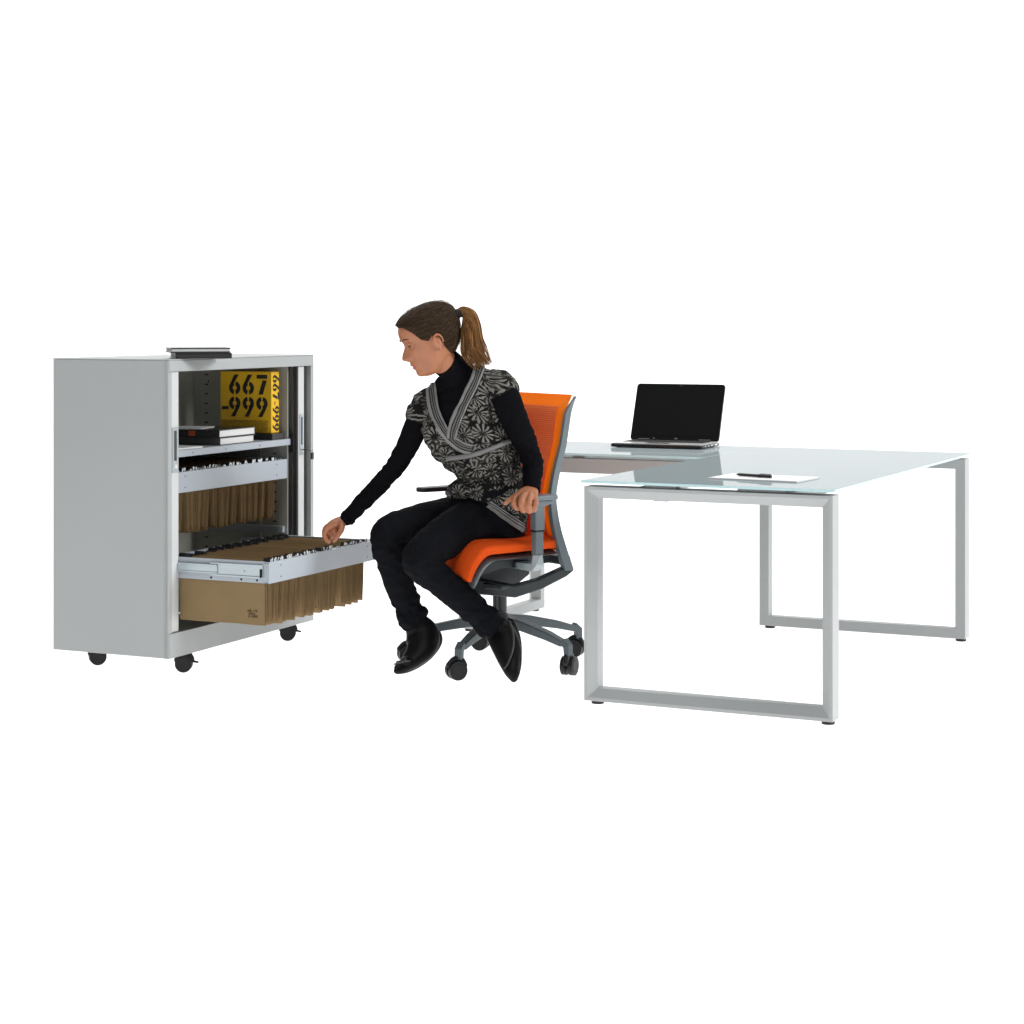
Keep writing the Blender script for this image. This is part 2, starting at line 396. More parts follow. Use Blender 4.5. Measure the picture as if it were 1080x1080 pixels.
# tambour doors with handles: only their leading edges show in the opening
def handle(parent, y0, y1, z0, z1, x):
    w = y1-y0
    b = bmesh.new()
    box(b, (x, y0, z0), (x+.003, y0+w*.28, z1)); box(b, (x, y1-w*.22, z0), (x+.003, y1, z1))
    box(b, (x, y0+w*.28+.0002, z1-.012), (x+.003, y1-w*.22-.0002, z1)); box(b, (x, y0+w*.28+.0002, z0), (x+.003, y1-w*.22-.0002, z0+.042))
    h = finish(b, 'handle', M['zinc'], parent, bevel=.0008)
    b = bmesh.new(); box(b, (x-.012, y0+w*.28, z0+.042), (x+.0006, y1-w*.22, z1-.012))
    finish(b, 'handle_recess', M['cover_grey'], parent)
    b = bmesh.new(); cyl(b, (x+.002, (y0+y1)/2, z0+.022), (x+.007, (y0+y1)/2, z0+.022), .009)
    finish(b, 'lock', M['chrome'], parent, bevel=.001)
dl = cpart('tambour_door', [((-.030, .0225, .158), (-.004, .070, 1.086))], M['door'], .002)
handle(dl, .026, .062, .727, .888, -.0035)
dr = cpart('tambour_door', [((-.030, .918, .158), (-.010, .962, 1.086))], M['door'], .002)
handle(dr, .926, .950, .733, .896, -.0095)
b = bmesh.new()
for i in range(14): box(b, (-.035-.022*i, .9625, .158), (-.015-.022*i, .9685, 1.086))
finish(b, 'tambour_slats', M['door'], dr, bevel=.001)
[cpart('door_channel', [q], M['dark_gap'], 0) for q in (((-.10, .899, .158), (-.045, .905, 1.086)), ((-.06, .9702, .158), (-.03, .9985, 1.086)))]
[cpart('gap_strip', [q], M['dark_gap'], 0) for q in (((-.028, .9085, .158), (-.012, .9175, 1.086)), ((-.028, .9622, .158), (-.016, .9655, 1.086)))]  # dark strips standing in for shade along the door edges
# latch and key that hangs from the lock
b = bmesh.new(); box(b, (-.045, .8990, .745), (-.02, .9080, .81)); finish(b, 'latch', M['blackplastic'], dr, bevel=.002)
key = bmesh.new()
cyl(key, (-.004, .938, .755), (.016, .938, .755), .002, n=8); tube(key, [(.016, .938, .755, .0016), (.018, .955, .752, .0016), (.016, .985, .750, .0016)], n=6)
box(key, (.012, .975, .715), (.018, .992, .742))
ko = finish(key, 'key', M['ink'], None, bevel=.001)
ko.location = CAB_O; ko.rotation_euler = (0, 0, CAB_R)
tag(ko, 'small black key with fob sticking out of the lock at the right door edge', 'key')
# shelf
sh = cpart('shelf', [((-D_+.02, .0855, .776), (-.030, .8905, .801))], M['file_front'], .002)
b = bmesh.new()
for y in (.2, .42, .66): cyl(b, (-.0305, y, .788), (-.0285, y, .788), .0022, n=10)
finish_each(b, 'screw', M['slot'], sh)
# casters
def caster(x, y, rz, lever=True):
    c = bmesh.new(); R = .031
    for s in (-1, 1): cyl(c, (0, s*.005, R), (0, s*.016, R), R, n=32); cyl(c, (0, s*.016, R), (0, s*.018, R), R*.8, n=24)
    cyl(c, (0, -.005, R), (0, .005, R), R*.45); cyl(c, (.0, 0, R), (0, 0, .070), .009); cyl(c, (0, 0, .062), (0, 0, .0685), .022)
    tube(c, [(-.028, 0, R+.012, .008), (-.01, 0, R+.033, .011), (.012, 0, R+.034, .011), (.028, 0, R+.014, .009)], n=10, flat=1.4)
    o = finish(c, 'caster', M['tyre'], cab, bevel=.0015); o.location = (x, y, 0); o.rotation_euler = (0, 0, rz)
    if lever:
        c = bmesh.new(); prism(c, [(.026, -.008, R+.006), (.052, -.005, R+.001), (.052, -.005, R+.006), (.026, -.008, R+.014)], (0, .013, 0))
        finish(c, 'brake_lever', M['tyre'], o, bevel=.001)
caster(-.025, .135, .43); caster(-.05, .905, .43); caster(-.40, .13, .8, False); caster(-.40, .90, .5, False)

# drawers: frame + hanging folders (the folders rest in it, so each is a thing of its own)
Y_A, Y_B = .09, .865
def drawer(xf, z0, z1, name='drawer'):
    d = bmesh.new()
    box(d, (xf-.0015, Y_A-.02, z0), (xf, Y_B, z1))                                # front sheet
    box(d, (xf-.022, Y_A-.02, z1-.0015), (xf-.0016, Y_B, z1)); box(d, (xf-.022, Y_A-.02, z0), (xf-.0016, Y_B, z0+.0015))
    o = finish(d, name, M['file_front'], cab, bevel=.0006)
    s = bmesh.new()
    for y in (Y_A-.018, Y_B-.004):
        box(s, (xf-.43, y, z0+.001), (xf-.0235, y+.002, z1+.002)); box(s, (xf-.0236, y, z0+.003), (xf-.0018, y+.002, z1-.003))
        box(s, (xf-.43, y+(.0021 if y < .5 else -.0121), z0+.001), (xf-.0235, y+.0121 if y < .5 else y-.0001, z0+.003))
        box(s, (xf-.43, y+(.0021 if y < .5 else -.0121), z1), (xf-.0235, y+.0121 if y < .5 else y-.0001, z1+.0019))
    box(s, (xf-.4325, Y_A-.018, z0+.001), (xf-.4303, Y_B-.002, z1+.002))
    finish(s, 'side_rail', M['file_front'], o, bevel=.0005)
    for y in (Y_A-.0265, Y_B+.001):                                             # telescopic slides
        sl = bmesh.new()
        box(sl, (xf-.24, y, z0+.019), (xf-.024, y+.008, z0+.024)); box(sl, (xf-.24, y, z1-.014), (xf-.024, y+.008, z1-.009))
        box(sl, (xf-.24, y+.004, z0+.0242), (xf-.024, y+.008, z1-.0142))
        box(sl, (xf-.62 if xf > .1 else xf-.42, y-.004, z0+.026), (xf-.21, y+.0035, z0+.031)); box(sl, (xf-.62 if xf > .1 else xf-.42, y-.004, z1-.021), (xf-.21, y+.0035, z1-.016))
        box(sl, (xf-.62 if xf > .1 else xf-.42, y-.001, z0+.0312), (xf-.21, y+.0035, z1-.0212))
        cyl(sl, (xf-.1, y-.001, z0+.04), (xf-.1, y+.005, z0+.04), .003, n=10)
        finish(sl, 'slide_rail', M['zinc'], o, bevel=.0006)
    k = bmesh.new()
    for y in (Y_A+.06, Y_B-.08):
        for z in (z0+.018, z1-.016): cyl(k, (xf-.0005, y, z), (xf+.0008, y, z), .0024, n=10)
    for x in (.05, .115, .24): cyl(k, (xf-x, Y_A-.019, z0+.010), (xf-x, Y_A-.0175, z0+.010), .004, n=10)
    box(k, (xf-.034, Y_A-.0275, z0+.02), (xf-.026, Y_A-.0185, z0+.05))
    finish_each(k, 'screw', M['slot'], o)
    return o
drawer(.372, .347, .421); drawer(-.030, .647, .722)
# cross brace seen deep inside above the lower drawer
[cpart('slide_bracket', [q], M['file_front'], .001) for q in (((-.40, .872, .43), (-.055, .8895, .455)), ((-.40, .0845, .43), (-.055, .10, .455)))]
cpart('slide_bracket', [((-.42, .872, .655), (-.055, .8895, .70))], M['zinc'], .001)

def folder_meshes(kind, seed):
    """a suspension folder: two leaves joined at the bottom, black hook rails on top"""
    r = random.Random(seed)
    L, H = .355, .222
    b = bmesh.new(); nx = 7
    lean = r.choice((.003, .006, .012, .016)); w0 = r.uniform(.0035, .006); dz = r.uniform(-.012, .007); dx = r.uniform(-.004, .003)
    rows = []
    prof = [(-w0-lean*.2, .0), (-w0, -.06), (-w0*.8, -.14), (-.001, -H+.004-dz), (0, -H-dz), (.001, -H+.004-dz), (w0*.8, -.14), (w0+.001, -.05), (w0+lean, r.choice((.007, .004, -.010)))]
    for i in range(nx):
        x = -L+dx+L*i/(nx-1); row = []
        for j, (y, z) in enumerate(prof):
            row.append(b.verts.new((x, y+.0018*math.sin(i*1.3+seed)+.0012*r.uniform(-1, 1), z+.001*r.uniform(-1, 1))))
        rows.append(row)
    for a, c in zip(rows, rows[1:]):
        for j in range(len(prof)-1): b.faces.new((a[j], a[j+1], c[j+1], c[j]))
    for q in range(3):                                                           # papers and inner leaf
        y0 = -w0*.6+w0*.6*q; l0 = r.uniform(.0, .010); tp = r.uniform(-.012, -.002); bt = -H+r.uniform(.006, .03)-dz
        A = [b.verts.new((-L+.01+(L-.01-l0)*i/4+dx, y0+lean*.3+.0015*math.sin(i*2.1+q+seed), tp)) for i in range(5)]
        B = [b.verts.new((-L+.01+(L-.01-l0)*i/4+dx, y0*.6+.0012*math.sin(i*1.7+q*2+seed), bt)) for i in range(5)]
        for i in range(4): b.faces.new((A[i], A[i+1], B[i+1], B[i]))
    bmesh.ops.recalc_face_normals(b, faces=b.faces)
    bmesh.ops.solidify(b, geom=b.faces[:], thickness=.0006)
    me = bpy.data.meshes.new('folder_card'); b.to_mesh(me); b.free()
    for p in me.polygons: p.use_smooth = True
    me.set_sharp_from_angle(angle=.8)
    me.materials.append(M['kraft_dark'])
    h = []
    for x0, x1 in ((-L-.018, -L+.022), (-.014, .014)):
        hb = bmesh.new(); ty = r.uniform(-.003, .003); hh = r.choice((.002, .005, .012, .015))
        prism(hb, [(x0, -w0-.002+ty, -.002), (x0, -w0+.0025+ty, -.002), (x0, w0*.3+.003, hh), (x0, w0*.3-.002, hh+.002)], (x1-x0, 0, 0))
        hm = bpy.data.meshes.new('hook'); bmesh.ops.recalc_face_normals(hb, faces=hb.faces); hb.to_mesh(hm); hb.free(); hm.materials.append(M['blackplastic']); h.append(hm)
    tb = bmesh.new()
    x = r.uniform(-.006, .0); y = r.uniform(-.002, .003)
    box(tb, (x+.012, y-.0028, .000), (x+.0145, y+.0030, r.choice((.003, .010, .015, .018))), rot=Matrix.Rotation(r.uniform(-.7, .3), 3, 'X'), piv=(x, y, .004))
    tm = bpy.data.meshes.new('tab'); tb.to_mesh(tm); tb.free(); tm.materials.append(M['tab'])
    return me, h, tm
variants = [folder_meshes(i % 3 != 0, i+3) for i in range(12)]
cabM = Matrix.Translation(CAB_O) @ Matrix.Rotation(CAB_R, 4, 'Z')
def folders(xf, zt, label, group, n, first=None):
    r = random.Random(n+int(zt*100))
    gaps, tilts, left, t_ = [0], [0], 5, 0
    for i in range(1, n):                       # folders hang in bunches with gaps between them
        left -= 1
        if left <= 0: gaps.append(r.uniform(2.6, 4.2)); left = r.choice((3, 4, 5, 6)); t_ = r.uniform(-.075, .045)
        else: gaps.append(r.uniform(.7, 1.1))
        tilts.append(t_+r.uniform(-.012, .012))
    tot = sum(gaps); acc = 0
    for i in range(n):
        me, h, tm = variants[r.randrange(12)]
        acc += gaps[i]; y = Y_A+.004+(Y_B-Y_A-.072)*acc/tot
        e = bpy.data.objects.new('hanging_folder', None); COL.objects.link(e); e.empty_display_size = .02
        e.location = cabM @ V((xf, y, zt)); e.rotation_euler = (tilts[i], 0, CAB_R+r.uniform(-.006, .006))
        if i == 0 and first: tag(e, first, 'hanging folder')
        else: tag(e, label, 'hanging folder', group)
        for nm, mm in (('card', me), ('hook', h[0]), ('hook', h[1]), ('tab', tm)):
            c = bpy.data.objects.new(nm, mm); COL.objects.link(c); c.parent = e
        if i == 0 and first:
            # outermost folder: a plain kraft face with a small printed mark
            c = bmesh.new(); box(c, (-.355, -.0125, -.218), (-.003, -.0113, -.003)); f = finish(c, 'front_card', M['kraft'], e)
            c = bmesh.new(); x0, z0 = -.0735, -.193
            rr = random.Random(2)
            for a in range(9):
                for q in range(3):
                    if rr.random() < .85: box(c, (x0+a*.0047, -.0133, z0+q*.0098), (x0+a*.0047+.0034, -.0126, z0+q*.0098+rr.uniform(.005, .009)))
            finish(c, 'printed_mark', M['ink_soft'], e)
folders(.350, .417, 'brown hanging folder in the row filling the pulled out lower drawer', 'hanging folders in the open lower drawer', 60,
        'outermost kraft hanging folder of the open drawer, flat brown face with a small printed mark')
folders(-.052, .718, 'brown hanging folder in the row filling the closed upper file frame', 'hanging folders in the upper file frame', 60)

# ------------------------------------------------------------------ things in and on the cabinet
def cab_thing(name, x, y, z, rz=0):
    p = cabM @ V((x, y, z)); return empty(name, p, CAB_R+rz)
def annulus_digit(bm, d, o, ux, uy, nrm, s, it=.0006):
    """stencil digit in a 0.62 x 1 cell"""
    o, ux, uy, nrm = V(o), V(ux), V(uy), V(nrm)
    def pr(pts): prism(bm, [o+ux*(p[0]*s)+uy*(p[1]*s) for p in pts], nrm*it)
    if d in '69':
        flip = (lambda p: p) if d == '6' else (lambda p: (.62-p[0], 1-p[1]))
        cx, cy, R, r = .31, .32, .335, .125
        for a0, a1 in ((-78, 78), (102, 258)):
            out = [(cx+R*math.cos(math.radians(a)), cy+R*math.sin(math.radians(a))) for a in range(a0, a1+1, 12)]
            inn = [(cx+r*math.cos(math.radians(a)), cy+r*math.sin(math.radians(a))) for a in range(a1, a0-1, -12)]
            for i in range(len(out)-1): pr([flip(p) for p in (out[i], out[i+1], inn[-2-i], inn[-1-i])])
        pr([flip(p) for p in ((-.02, .42), (.20, .46), (.54, 1.0), (.29, 1.0))])
    elif d == '7':
        pr([(0, .80), (.62, .80), (.62, 1), (0, 1)]); pr([(.11, 0), (.36, 0), (.60, .72), (.35, .72)])
    elif d == '-':
        pr([(.08, .42), (.54, .42), (.54, .6), (.08, .6)])
BXx, BXy, BXz, BW, BH, BT = -.058, .792, .827, .235, .240, .058
bx = cab_thing('cardboard_box', BXx, BXy, BXz)
tag(bx, 'yellow card slipcase box with large black stencil numbers standing on the shelf', 'box')
b = bmesh.new(); box(b, (-BW, 0, 0), (0, BT, BH)); finish(b, 'case', M['yellow'], bx, bevel=.0015)
b = bmesh.new()
def word(bm, txt, x, z, s, adv): 
    for ch in txt:
        annulus_digit(bm, ch, (x, -.0002, z), (1, 0, 0), (0, 0, 1), (0, -1, 0), s); x += adv
s = .078
word(b, '667', -.192, .150, s, .0625)
word(b, '-', -.233, .062, s*.85, .05)
word(b, '999', -.192, .062, s, .0625)
finish(b, 'printed_number', M['ink'], bx, smooth=0)
b = bmesh.new(); rr = random.Random(5)
for q in range(9):
    x = -.232
    while x < -.014:
        w = rr.uniform(.004, .014)
        if x+w > -.012: break
        box(b, (x, -.0008, .046-q*.0048), (x+w, -.0002, .046-q*.0048+.0022)); x += w+.0022
finish(b, 'small_print', M['ink_soft'], bx, smooth=0)
b = bmesh.new(); z = .226
for ch in '667-999':
    adv = .0335 if ch != '-' else .022
    annulus_digit(b, ch, (.0002, .010, z), (0, 0, -1), (0, 1, 0), (1, 0, 0), .046 if ch != '-' else .03); z -= adv
finish(b, 'spine_number', M['ink'], bx, smooth=0)

bb = cab_thing('book', -.03, .765, .8015)
tag(bb, 'thin black book lying flat under the yellow box on the shelf', 'book')
b = bmesh.new(); box(b, (-.25, 0, 0), (-.008, .10, .0245)); finish(b, 'cover', M['cover_black'], bb, bevel=.002)

def book(name, e, lx, ly, h, cover, pages, label, cat='book', gap=.003, spine='-y'):
    """covers + page block; local origin at the front-left corner"""
    t = .0025
    b = bmesh.new(); box(b, (-lx, 0, 0), (0, ly, t)); box(b, (-lx, 0, h-t), (0, ly, h))
    if spine == '-y': box(b, (-lx, 0, t+.0001), (0, t, h-t-.0001))
    if spine == '+x': box(b, (-t, 0, t+.0001), (0, ly, h-t-.0001))
    finish(b, 'cover', cover, e, bevel=.0006)
    b = bmesh.new(); x1 = -gap if spine != '+x' else -t-.0002; y0 = t+.0002 if spine == '-y' else gap
    box(b, (-lx+gap, y0, t+.0002), (x1, ly-gap, h-t-.0002)); finish(b, 'pages', pages, e)
    return tag(e, label, cat)
e = cab_thing('book', -.045, .405, .8015, .01)
book('book', e, .27, .245, .028, M['cover_grey'], M['pages'], 'thick charcoal book with white pages, lower one of the shelf stack')
e = cab_thing('book', -.042, .395, .8305, .02)
bk = book('book', e, .27, .262, .029, M['cover_black'], M['pages'], 'black book with an orange patch on its spine, upper one of the shelf stack')
b = bmesh.new(); box(b, (-.135, -.0006, .005), (-.105, -.0001, .024)); finish(b, 'spine_patch', M['orange_patch'], e)
e = cab_thing('magazine', -.120, .395, .8600, .25)
tag(e, 'grey covered magazine lying on top of the shelf stack of books', 'magazine')
b = bmesh.new(); box(b, (-.19, 0, 0), (0, .15, .005)); finish(b, 'magazine_body', M['pages_grey'], e, bevel=.001)
e = cab_thing('magazine', -.038, .10, .8015, -.03)
tag(e, 'white magazine lying flat at the left front of the shelf beside the book stack', 'magazine')
b = bmesh.new(); box(b, (-.21, 0, 0), (0, .17, .006)); finish(b, 'magazine_body', M['pages'], e, bevel=.001)
# two books on top of the cabinet
def top_book(px, y, z, rz, lx, ly, h, cover, pages, label, name='book'):
    p = P(px, 370, y); e = empty(name, (p.x, p.y, z), math.radians(rz)); t = .0042
    b = bmesh.new(); box(b, (0, 0, 0), (lx, ly, t)); box(b, (0, 0, h-t), (lx, ly, h))
    if cover[1]: box(b, (0, 0, t+.0001), (lx, t, h-t-.0001))
    finish(b, 'cover', cover[0], e, bevel=.0006)
    b = bmesh.new(); box(b, (.003, t+.0002 if cover[1] else .003, t+.0001), (lx-.003, ly-.003, h-t-.0001)); finish(b, 'pages', pages, e)
    tag(e, label, 'book')
top_book(185, 7.235, ZT+.0005, 17, .203, .150, .020, (M['cover_black'], True), M['pages_grey'], 'black spined book lying on the cabinet top, under another book')
top_book(180.5, 7.225, ZT+.0215, 17, .214, .160, .018, (M['cover_black'], False), M['pages_grey'], 'black covered book with silver page edges, upper one on the cabinet top')

# ------------------------------------------------------------------ desks
DO, DR = (.2382, 6.701, 0), -.4465
deskM = Matrix.Translation(DO) @ Matrix.Rotation(DR, 4, 'Z')
def ring_frame(bm, org, u, n, W, Z0, Z1, t, dep, ch, out=True):
    """mitred rectangular frame in plane u-z, n = direction of its depth, chamfered front"""
    org, u, n = V(org), V(u), V(n); z = V((0, 0, 1))
    # profile: (inset from the outer edge, depth)
    prof = [(0, 0), (.011, 0), (t, ch), (t, dep), (0, dep)]
    cor = [(0, Z0, 1, 1), (W, Z0, -1, 1), (W, Z1, -1, -1), (0, Z1, 1, -1)]
    rings = [[bm.verts.new(org+u*(cx+sx*i)+z*(cz+sz*i)+n*d) for i, d in prof] for cx, cz, sx, sz in cor]
    for a in range(4):
        A, B = rings[a], rings[(a+1) % 4]
        for j in range(5): bm.faces.new((A[j], A[(j+1) % 5], B[(j+1) % 5], B[j]))
def foot(parent, x, y):
    b = bmesh.new(); cyl(b, (x, y, 0), (x, y, .010), .021, n=20); cyl(b, (x, y, .010), (x, y, .0125), .012, n=12)
    finish(b, 'foot', M['rubber'], parent, bevel=.001)
def glass_top(parent, x0, y0, x1, y1, z0=.7335, z1=.742):
    b = bmesh.new(); r = .004
    box(b, (x0, y0, z0), (x1, y1, z1)); bmesh.ops.bevel(b, geom=[e for e in b.edges if abs(e.verts[0].co.z-e.verts[1].co.z) > .003], offset=r, segments=3, affect='EDGES')
    for f in b.faces:
        f.normal_update()
        if abs(f.normal.z) < .5: f.material_index = 1
    return finish(b, 'glass_top', None, parent, bevel=.0008, mats=[M['glass'], M['glass_edge']], smooth=30)
WD, LD, FT = .8492, 1.8765, .722
desk = empty('desk', DO, DR)
tag(desk, 'main desk with glass top on two silver loop frames, holding the notepad', 'desk', None)
def loop(parent, org, u, n, W, name='leg_frame'):
    b = bmesh.new(); ring_frame(b, org, u, n, W, .0125, FT, .040, .070, .022); return finish(b, name, M['desk'], parent, bevel=.0015, smooth=20)
loop(desk, (0, 0, 0), (1, 0, 0), (0, 1, 0), WD)
loop(desk, (WD, LD, 0), (-1, 0, 0), (0, -1, 0), WD)
for x, y in ((.035, .035), (WD-.025, .035), (.035, LD-.035), (WD-.025, LD-.035)): foot(desk, x, y)
b = bmesh.new()
for x in (.16, WD-.19): box(b, (x, .0705, .687), (x+.03, LD-.0705, .720))
finish_each(b, 'support_beam', M['desk_in'], desk, bevel=.002)
b = bmesh.new()
for y in (.035, LD-.035):
    for x0, x1 in ((.21, .32), (.53, .69)): box(b, (x0, y-.02, FT+.0002), (x1, y+.02, .7333))
finish_each(b, 'spacer', M['desk'], desk)
glass_top(desk, -.010, -.010, WD+.010, LD+.010)
# small clip under the front rail
b = bmesh.new(); box(b, (.235, .03, .6785), (.285, .06, .6815)); finish(b, 'clip', M['desk_in'], desk, bevel=.001)

ret = empty('desk', deskM @ V((-1.08, 1.20, 0)), DR)
tag(ret, 'side return desk with glass top carrying the laptop, set at right angle behind the chair', 'desk', None)
RW, RL = .69, 1.065
loop(ret, (0, RW, 0), (0, -1, 0), (1, 0, 0), RW)
for y in (.035, RW-.035): foot(ret, .035, y)
glass_top(ret, -.010, -.010, RL+.003, RW-.006)
b = bmesh.new()
box(b, (.0705, .010, .662), (RL, .050, .7215)); box(b, (.0705, RW-.06, .675), (RL, RW-.03, .7215))
finish_each(b, 'support_beam', M['desk'], ret, bevel=.002)
b = bmesh.new()
for x in (.03, .5, RL-.06): box(b, (x, .02, FT+.0002), (x+.04, RW-.05, .7333))
finish_each(b, 'spacer', M['desk_in'], ret)

# laptop: local x = along its width, y = away from the user
GT = .7425
lp = P(739.5, 470, 8.22); LW, LDp = .398, .262
la = math.radians(-23.5)
lap = empty('laptop', (lp.x-LW*math.cos(la), lp.y-LW*math.sin(la), GT), la)
tag(lap, 'open black laptop with silver keyboard deck standing on the return desk', 'laptop')
def rrect(x0, y0, x1, y1, r, z, n=5):
    pts = []
    for cx, cy, a0 in ((x1-r, y1-r, 0), (x0+r, y1-r, 90), (x0+r, y0+r, 180), (x1-r, y0+r, 270)):
        for i in range(n+1):
            a = math.radians(a0+90*i/n); pts.append((cx+r*math.cos(a), cy+r*math.sin(a), z))
    return pts
b = bmesh.new(); prism(b, rrect(0, 0, LW, LDp, .018, .0025), (0, 0, .0125)); base = finish(b, 'base', M['lap_black'], lap, bevel=.003)
b = bmesh.new(); prism(b, rrect(.004, .004, LW-.004, LDp-.02, .016, .0152), (0, 0, .0035)); finish(b, 'deck', M['lap_deck'], lap, bevel=.001)
b = bmesh.new()
for r_ in range(5):
    for c_ in range(15): box(b, (.022+c_*.0233, .105+r_*.0215, .0189), (.022+c_*.0233+.0205, .105+r_*.0215+.019, .0205))
finish(b, 'keyboard', M['key'], base, bevel=.0008)
b = bmesh.new(); box(b, (.145, .018, .0189), (.245, .078, .0193)); finish(b, 'touchpad', M['chrome'], base)
b = bmesh.new()
for x, y in ((.03, .03), (LW-.03, .03), (.03, LDp-.03), (LW-.03, LDp-.03)): cyl(b, (x, y, 0), (x, y, .0027), .009, n=12)
finish_each(b, 'rubber_foot', M['rubber'], base)
b = bmesh.new()
for y, w in ((.05, .016), (.09, .014), (.13, .02), (.18, .03)): box(b, (LW-.0008, y, .007), (LW+.0006, y+w, .0125))
finish_each(b, 'port', M['chrome'], base)
SH, SA = .255, math.radians(22)
lid = bmesh.new(); prism(lid, [(p[0], 0, p[1]) for p in rrect(.002, 0, LW-.002, SH, .014, 0)], (0, .008, 0))
lo = finish(lid, 'screen_lid', M['lap_black'], lap, bevel=.0015); lo.location = (0, LDp-.022, .018); lo.rotation_euler = (-SA, 0, 0)
b = bmesh.new(); box(b, (.016, -.0012, .022), (LW-.016, -.0004, SH-.018)); finish(b, 'display', M['screen'], lo)
b = bmesh.new(); cyl(b, (LW/2, -.0008, SH-.009), (LW/2, -.0002, SH-.009), .0025, n=12); cyl(b, (LW/2+.012, -.0008, SH-.009), (LW/2+.012, -.0002, SH-.009), .0012, n=8); finish(b, 'webcam', M['chrome'], lo)
b = bmesh.new()
for x in (.105, .20, .207): box(b, (x, -.0012, .006), (x+.007, -.0002, .012))
finish_each(b, 'badge', M['chrome'], lo)
b = bmesh.new()
for x in (.04, LW-.09): cyl(b, (x, LDp-.018, .019), (x+.05, LDp-.018, .019), .007, n=14)
finish_each(b, 'hinge', M['blackplastic'], lap)

# notepad and pen
pp = [P(746, 505, 6.75), P(843, 509.3, 6.588), P(863.5, 504, 6.79)]
pa = math.atan2(pp[1].y-pp[0].y, pp[1].x-pp[0].x)
pad = empty('notepad', (pp[0].x, pp[0].y, GT), pa)
tag(pad, 'white sheets of notepaper lying under the pen on the main desk', 'paper')
b = bmesh.new(); box(b, (0, 0, 0), (.318, .205, .0035))
box(b, (.004, .003, .0037), (.316, .204, .0044), rot=Matrix.Rotation(.012, 3, 'Z'))
finish(b, 'sheets', M['paper'], pad)
a, c = P(777, 502.5, 6.80), P(820, 501.0, 6.69)
pen = empty('pen', (a.x, a.y, GT+.0052+.0055)); dv = V((c.x-a.x, c.y-a.y, 0)); pen.rotation_euler = (0, 0, math.atan2(dv.y, dv.x)); Lp = .140
tag(pen, 'black pen lying on the white notepaper', 'pen')
b = bmesh.new(); cyl(b, (.012, 0, 0), (Lp*.62, 0, 0), .0052, n=18); cyl(b, (0, 0, 0), (.0119, 0, 0), .0022, .005, n=18); finish(b, 'barrel', M['blackplastic'], pen, bevel=.0006)
b = bmesh.new(); cyl(b, (Lp*.62+.0004, 0, 0), (Lp, 0, 0), .0058, .0054, n=18); pc = finish(b, 'cap', M['blackplastic'], pen, bevel=.0008)
b = bmesh.new(); box(b, (Lp*.68, -.0015, .0062), (Lp*.98, .0015, .0078)); box(b, (Lp*.95, -.0015, .004), (Lp*.98, .0015, .0063)); finish(b, 'clip', M['blackplastic'], pc)

# ------------------------------------------------------------------ office chair (local x = forward, y = its left side)
CH = V((-.045, 7.46, 0)); CA = math.atan2(-.6, -.8)
chair = empty('office_chair', CH, CA)
tag(chair, 'orange mesh office swivel chair with grey five star base that the woman sits on', 'chair')
chM = Matrix.Translation(CH) @ Matrix.Rotation(CA, 4, 'Z')
b = bmesh.new(); cyl(b, (0, 0, .135), (0, 0, .19), .042, .032, n=28); cyl(b, (0, 0, .19), (0, 0, .20), .026, n=24)
finish(b, 'base_hub', M['base_plastic'], chair, bevel=.004)
b = bmesh.new(); cyl(b, (0, 0, .20), (0, 0, .30), .0265, n=24); cyl(b, (0, 0, .30), (0, 0, .33), .015, n=20)
finish(b, 'gas_lift', M['gas'], chair, bevel=.001)
def sect_bar(bm, path, mi=0):
    """path: (x,y,z,halfwidth,halfheight) rectangular bar, bevelled by the modifier"""
    rings = []; C = [V(p[:3]) for p in path]; w = None
    for i, p in enumerate(path):
        d = (C[min(i+1, len(C)-1)]-C[max(i-1, 0)]).normalized()
        side = d.cross(V((0, 0, 1)))
        side = side.normalized() if side.length > .15 else (w or d.orthogonal().normalized())
        w = side; up = side.cross(d)
        rings.append([bm.verts.new(C[i]+side*p[3]*sx+up*p[4]*sz) for sx, sz in ((-1, -1), (1, -1), (1, 1), (-1, 1))])
    for A, B in zip(rings, rings[1:]):
        for j in range(4): bm.faces.new((A[j], A[(j+1) % 4], B[(j+1) % 4], B[j])).material_index = mi
    bm.faces.new(rings[0][::-1]); bm.faces.new(rings[-1])
wa = [29, 101, 173, 245, 317]
for i, dg in enumerate(wa):
    a = math.radians(dg)-CA; R0 = .325
    d = V((math.cos(a), math.sin(a), 0)); arm = bmesh.new()
    sect_bar(arm, [(*(d*.02+V((0, 0, .165))), .026, .022), (*(d*.12+V((0, 0, .156))), .022, .018), (*(d*.24+V((0, 0, .132))), .018, .015), (*(d*(R0-.012)+V((0, 0, .112))), .015, .012)])
    sect_bar(arm, [(*(d*(R0-.012)+V((0, 0, .122))), .014, .014), (*(d*(R0+.010)+V((0, 0, .105))), .014, .014), (*(d*(R0+.012)+V((0, 0, .070))), .0135, .012)])
    finish(arm, 'base_arm', M['base_plastic'], chair, bevel=.004, segs=3)
    cs = bmesh.new(); R = .034; sw = [2.3, 1.1, .4, -.7, 1.9][i]
    for s_ in (-1, 1): cyl(cs, (.012, s_*.006, R), (.012, s_*.024, R), R, n=36); cyl(cs, (.012, s_*.024, R), (.012, s_*.0255, R), R*.72, n=28)
    cyl(cs, (.012, -.006, R), (.012, .006, R), .014, n=16); cyl(cs, (0, 0, R+.01), (0, 0, .075), .010, n=16)
    tube(cs, [(-.020, 0, R+.012, .011), (-.006, 0, R+.034, .012), (.018, 0, R+.037, .012), (.042, 0, R+.018, .010)], n=12, flat=1.1)
    co = finish(cs, 'caster', M['tyre'], chair, bevel=.002); co.location = d*(R0+.010); co.rotation_euler = (0, 0, a+sw)
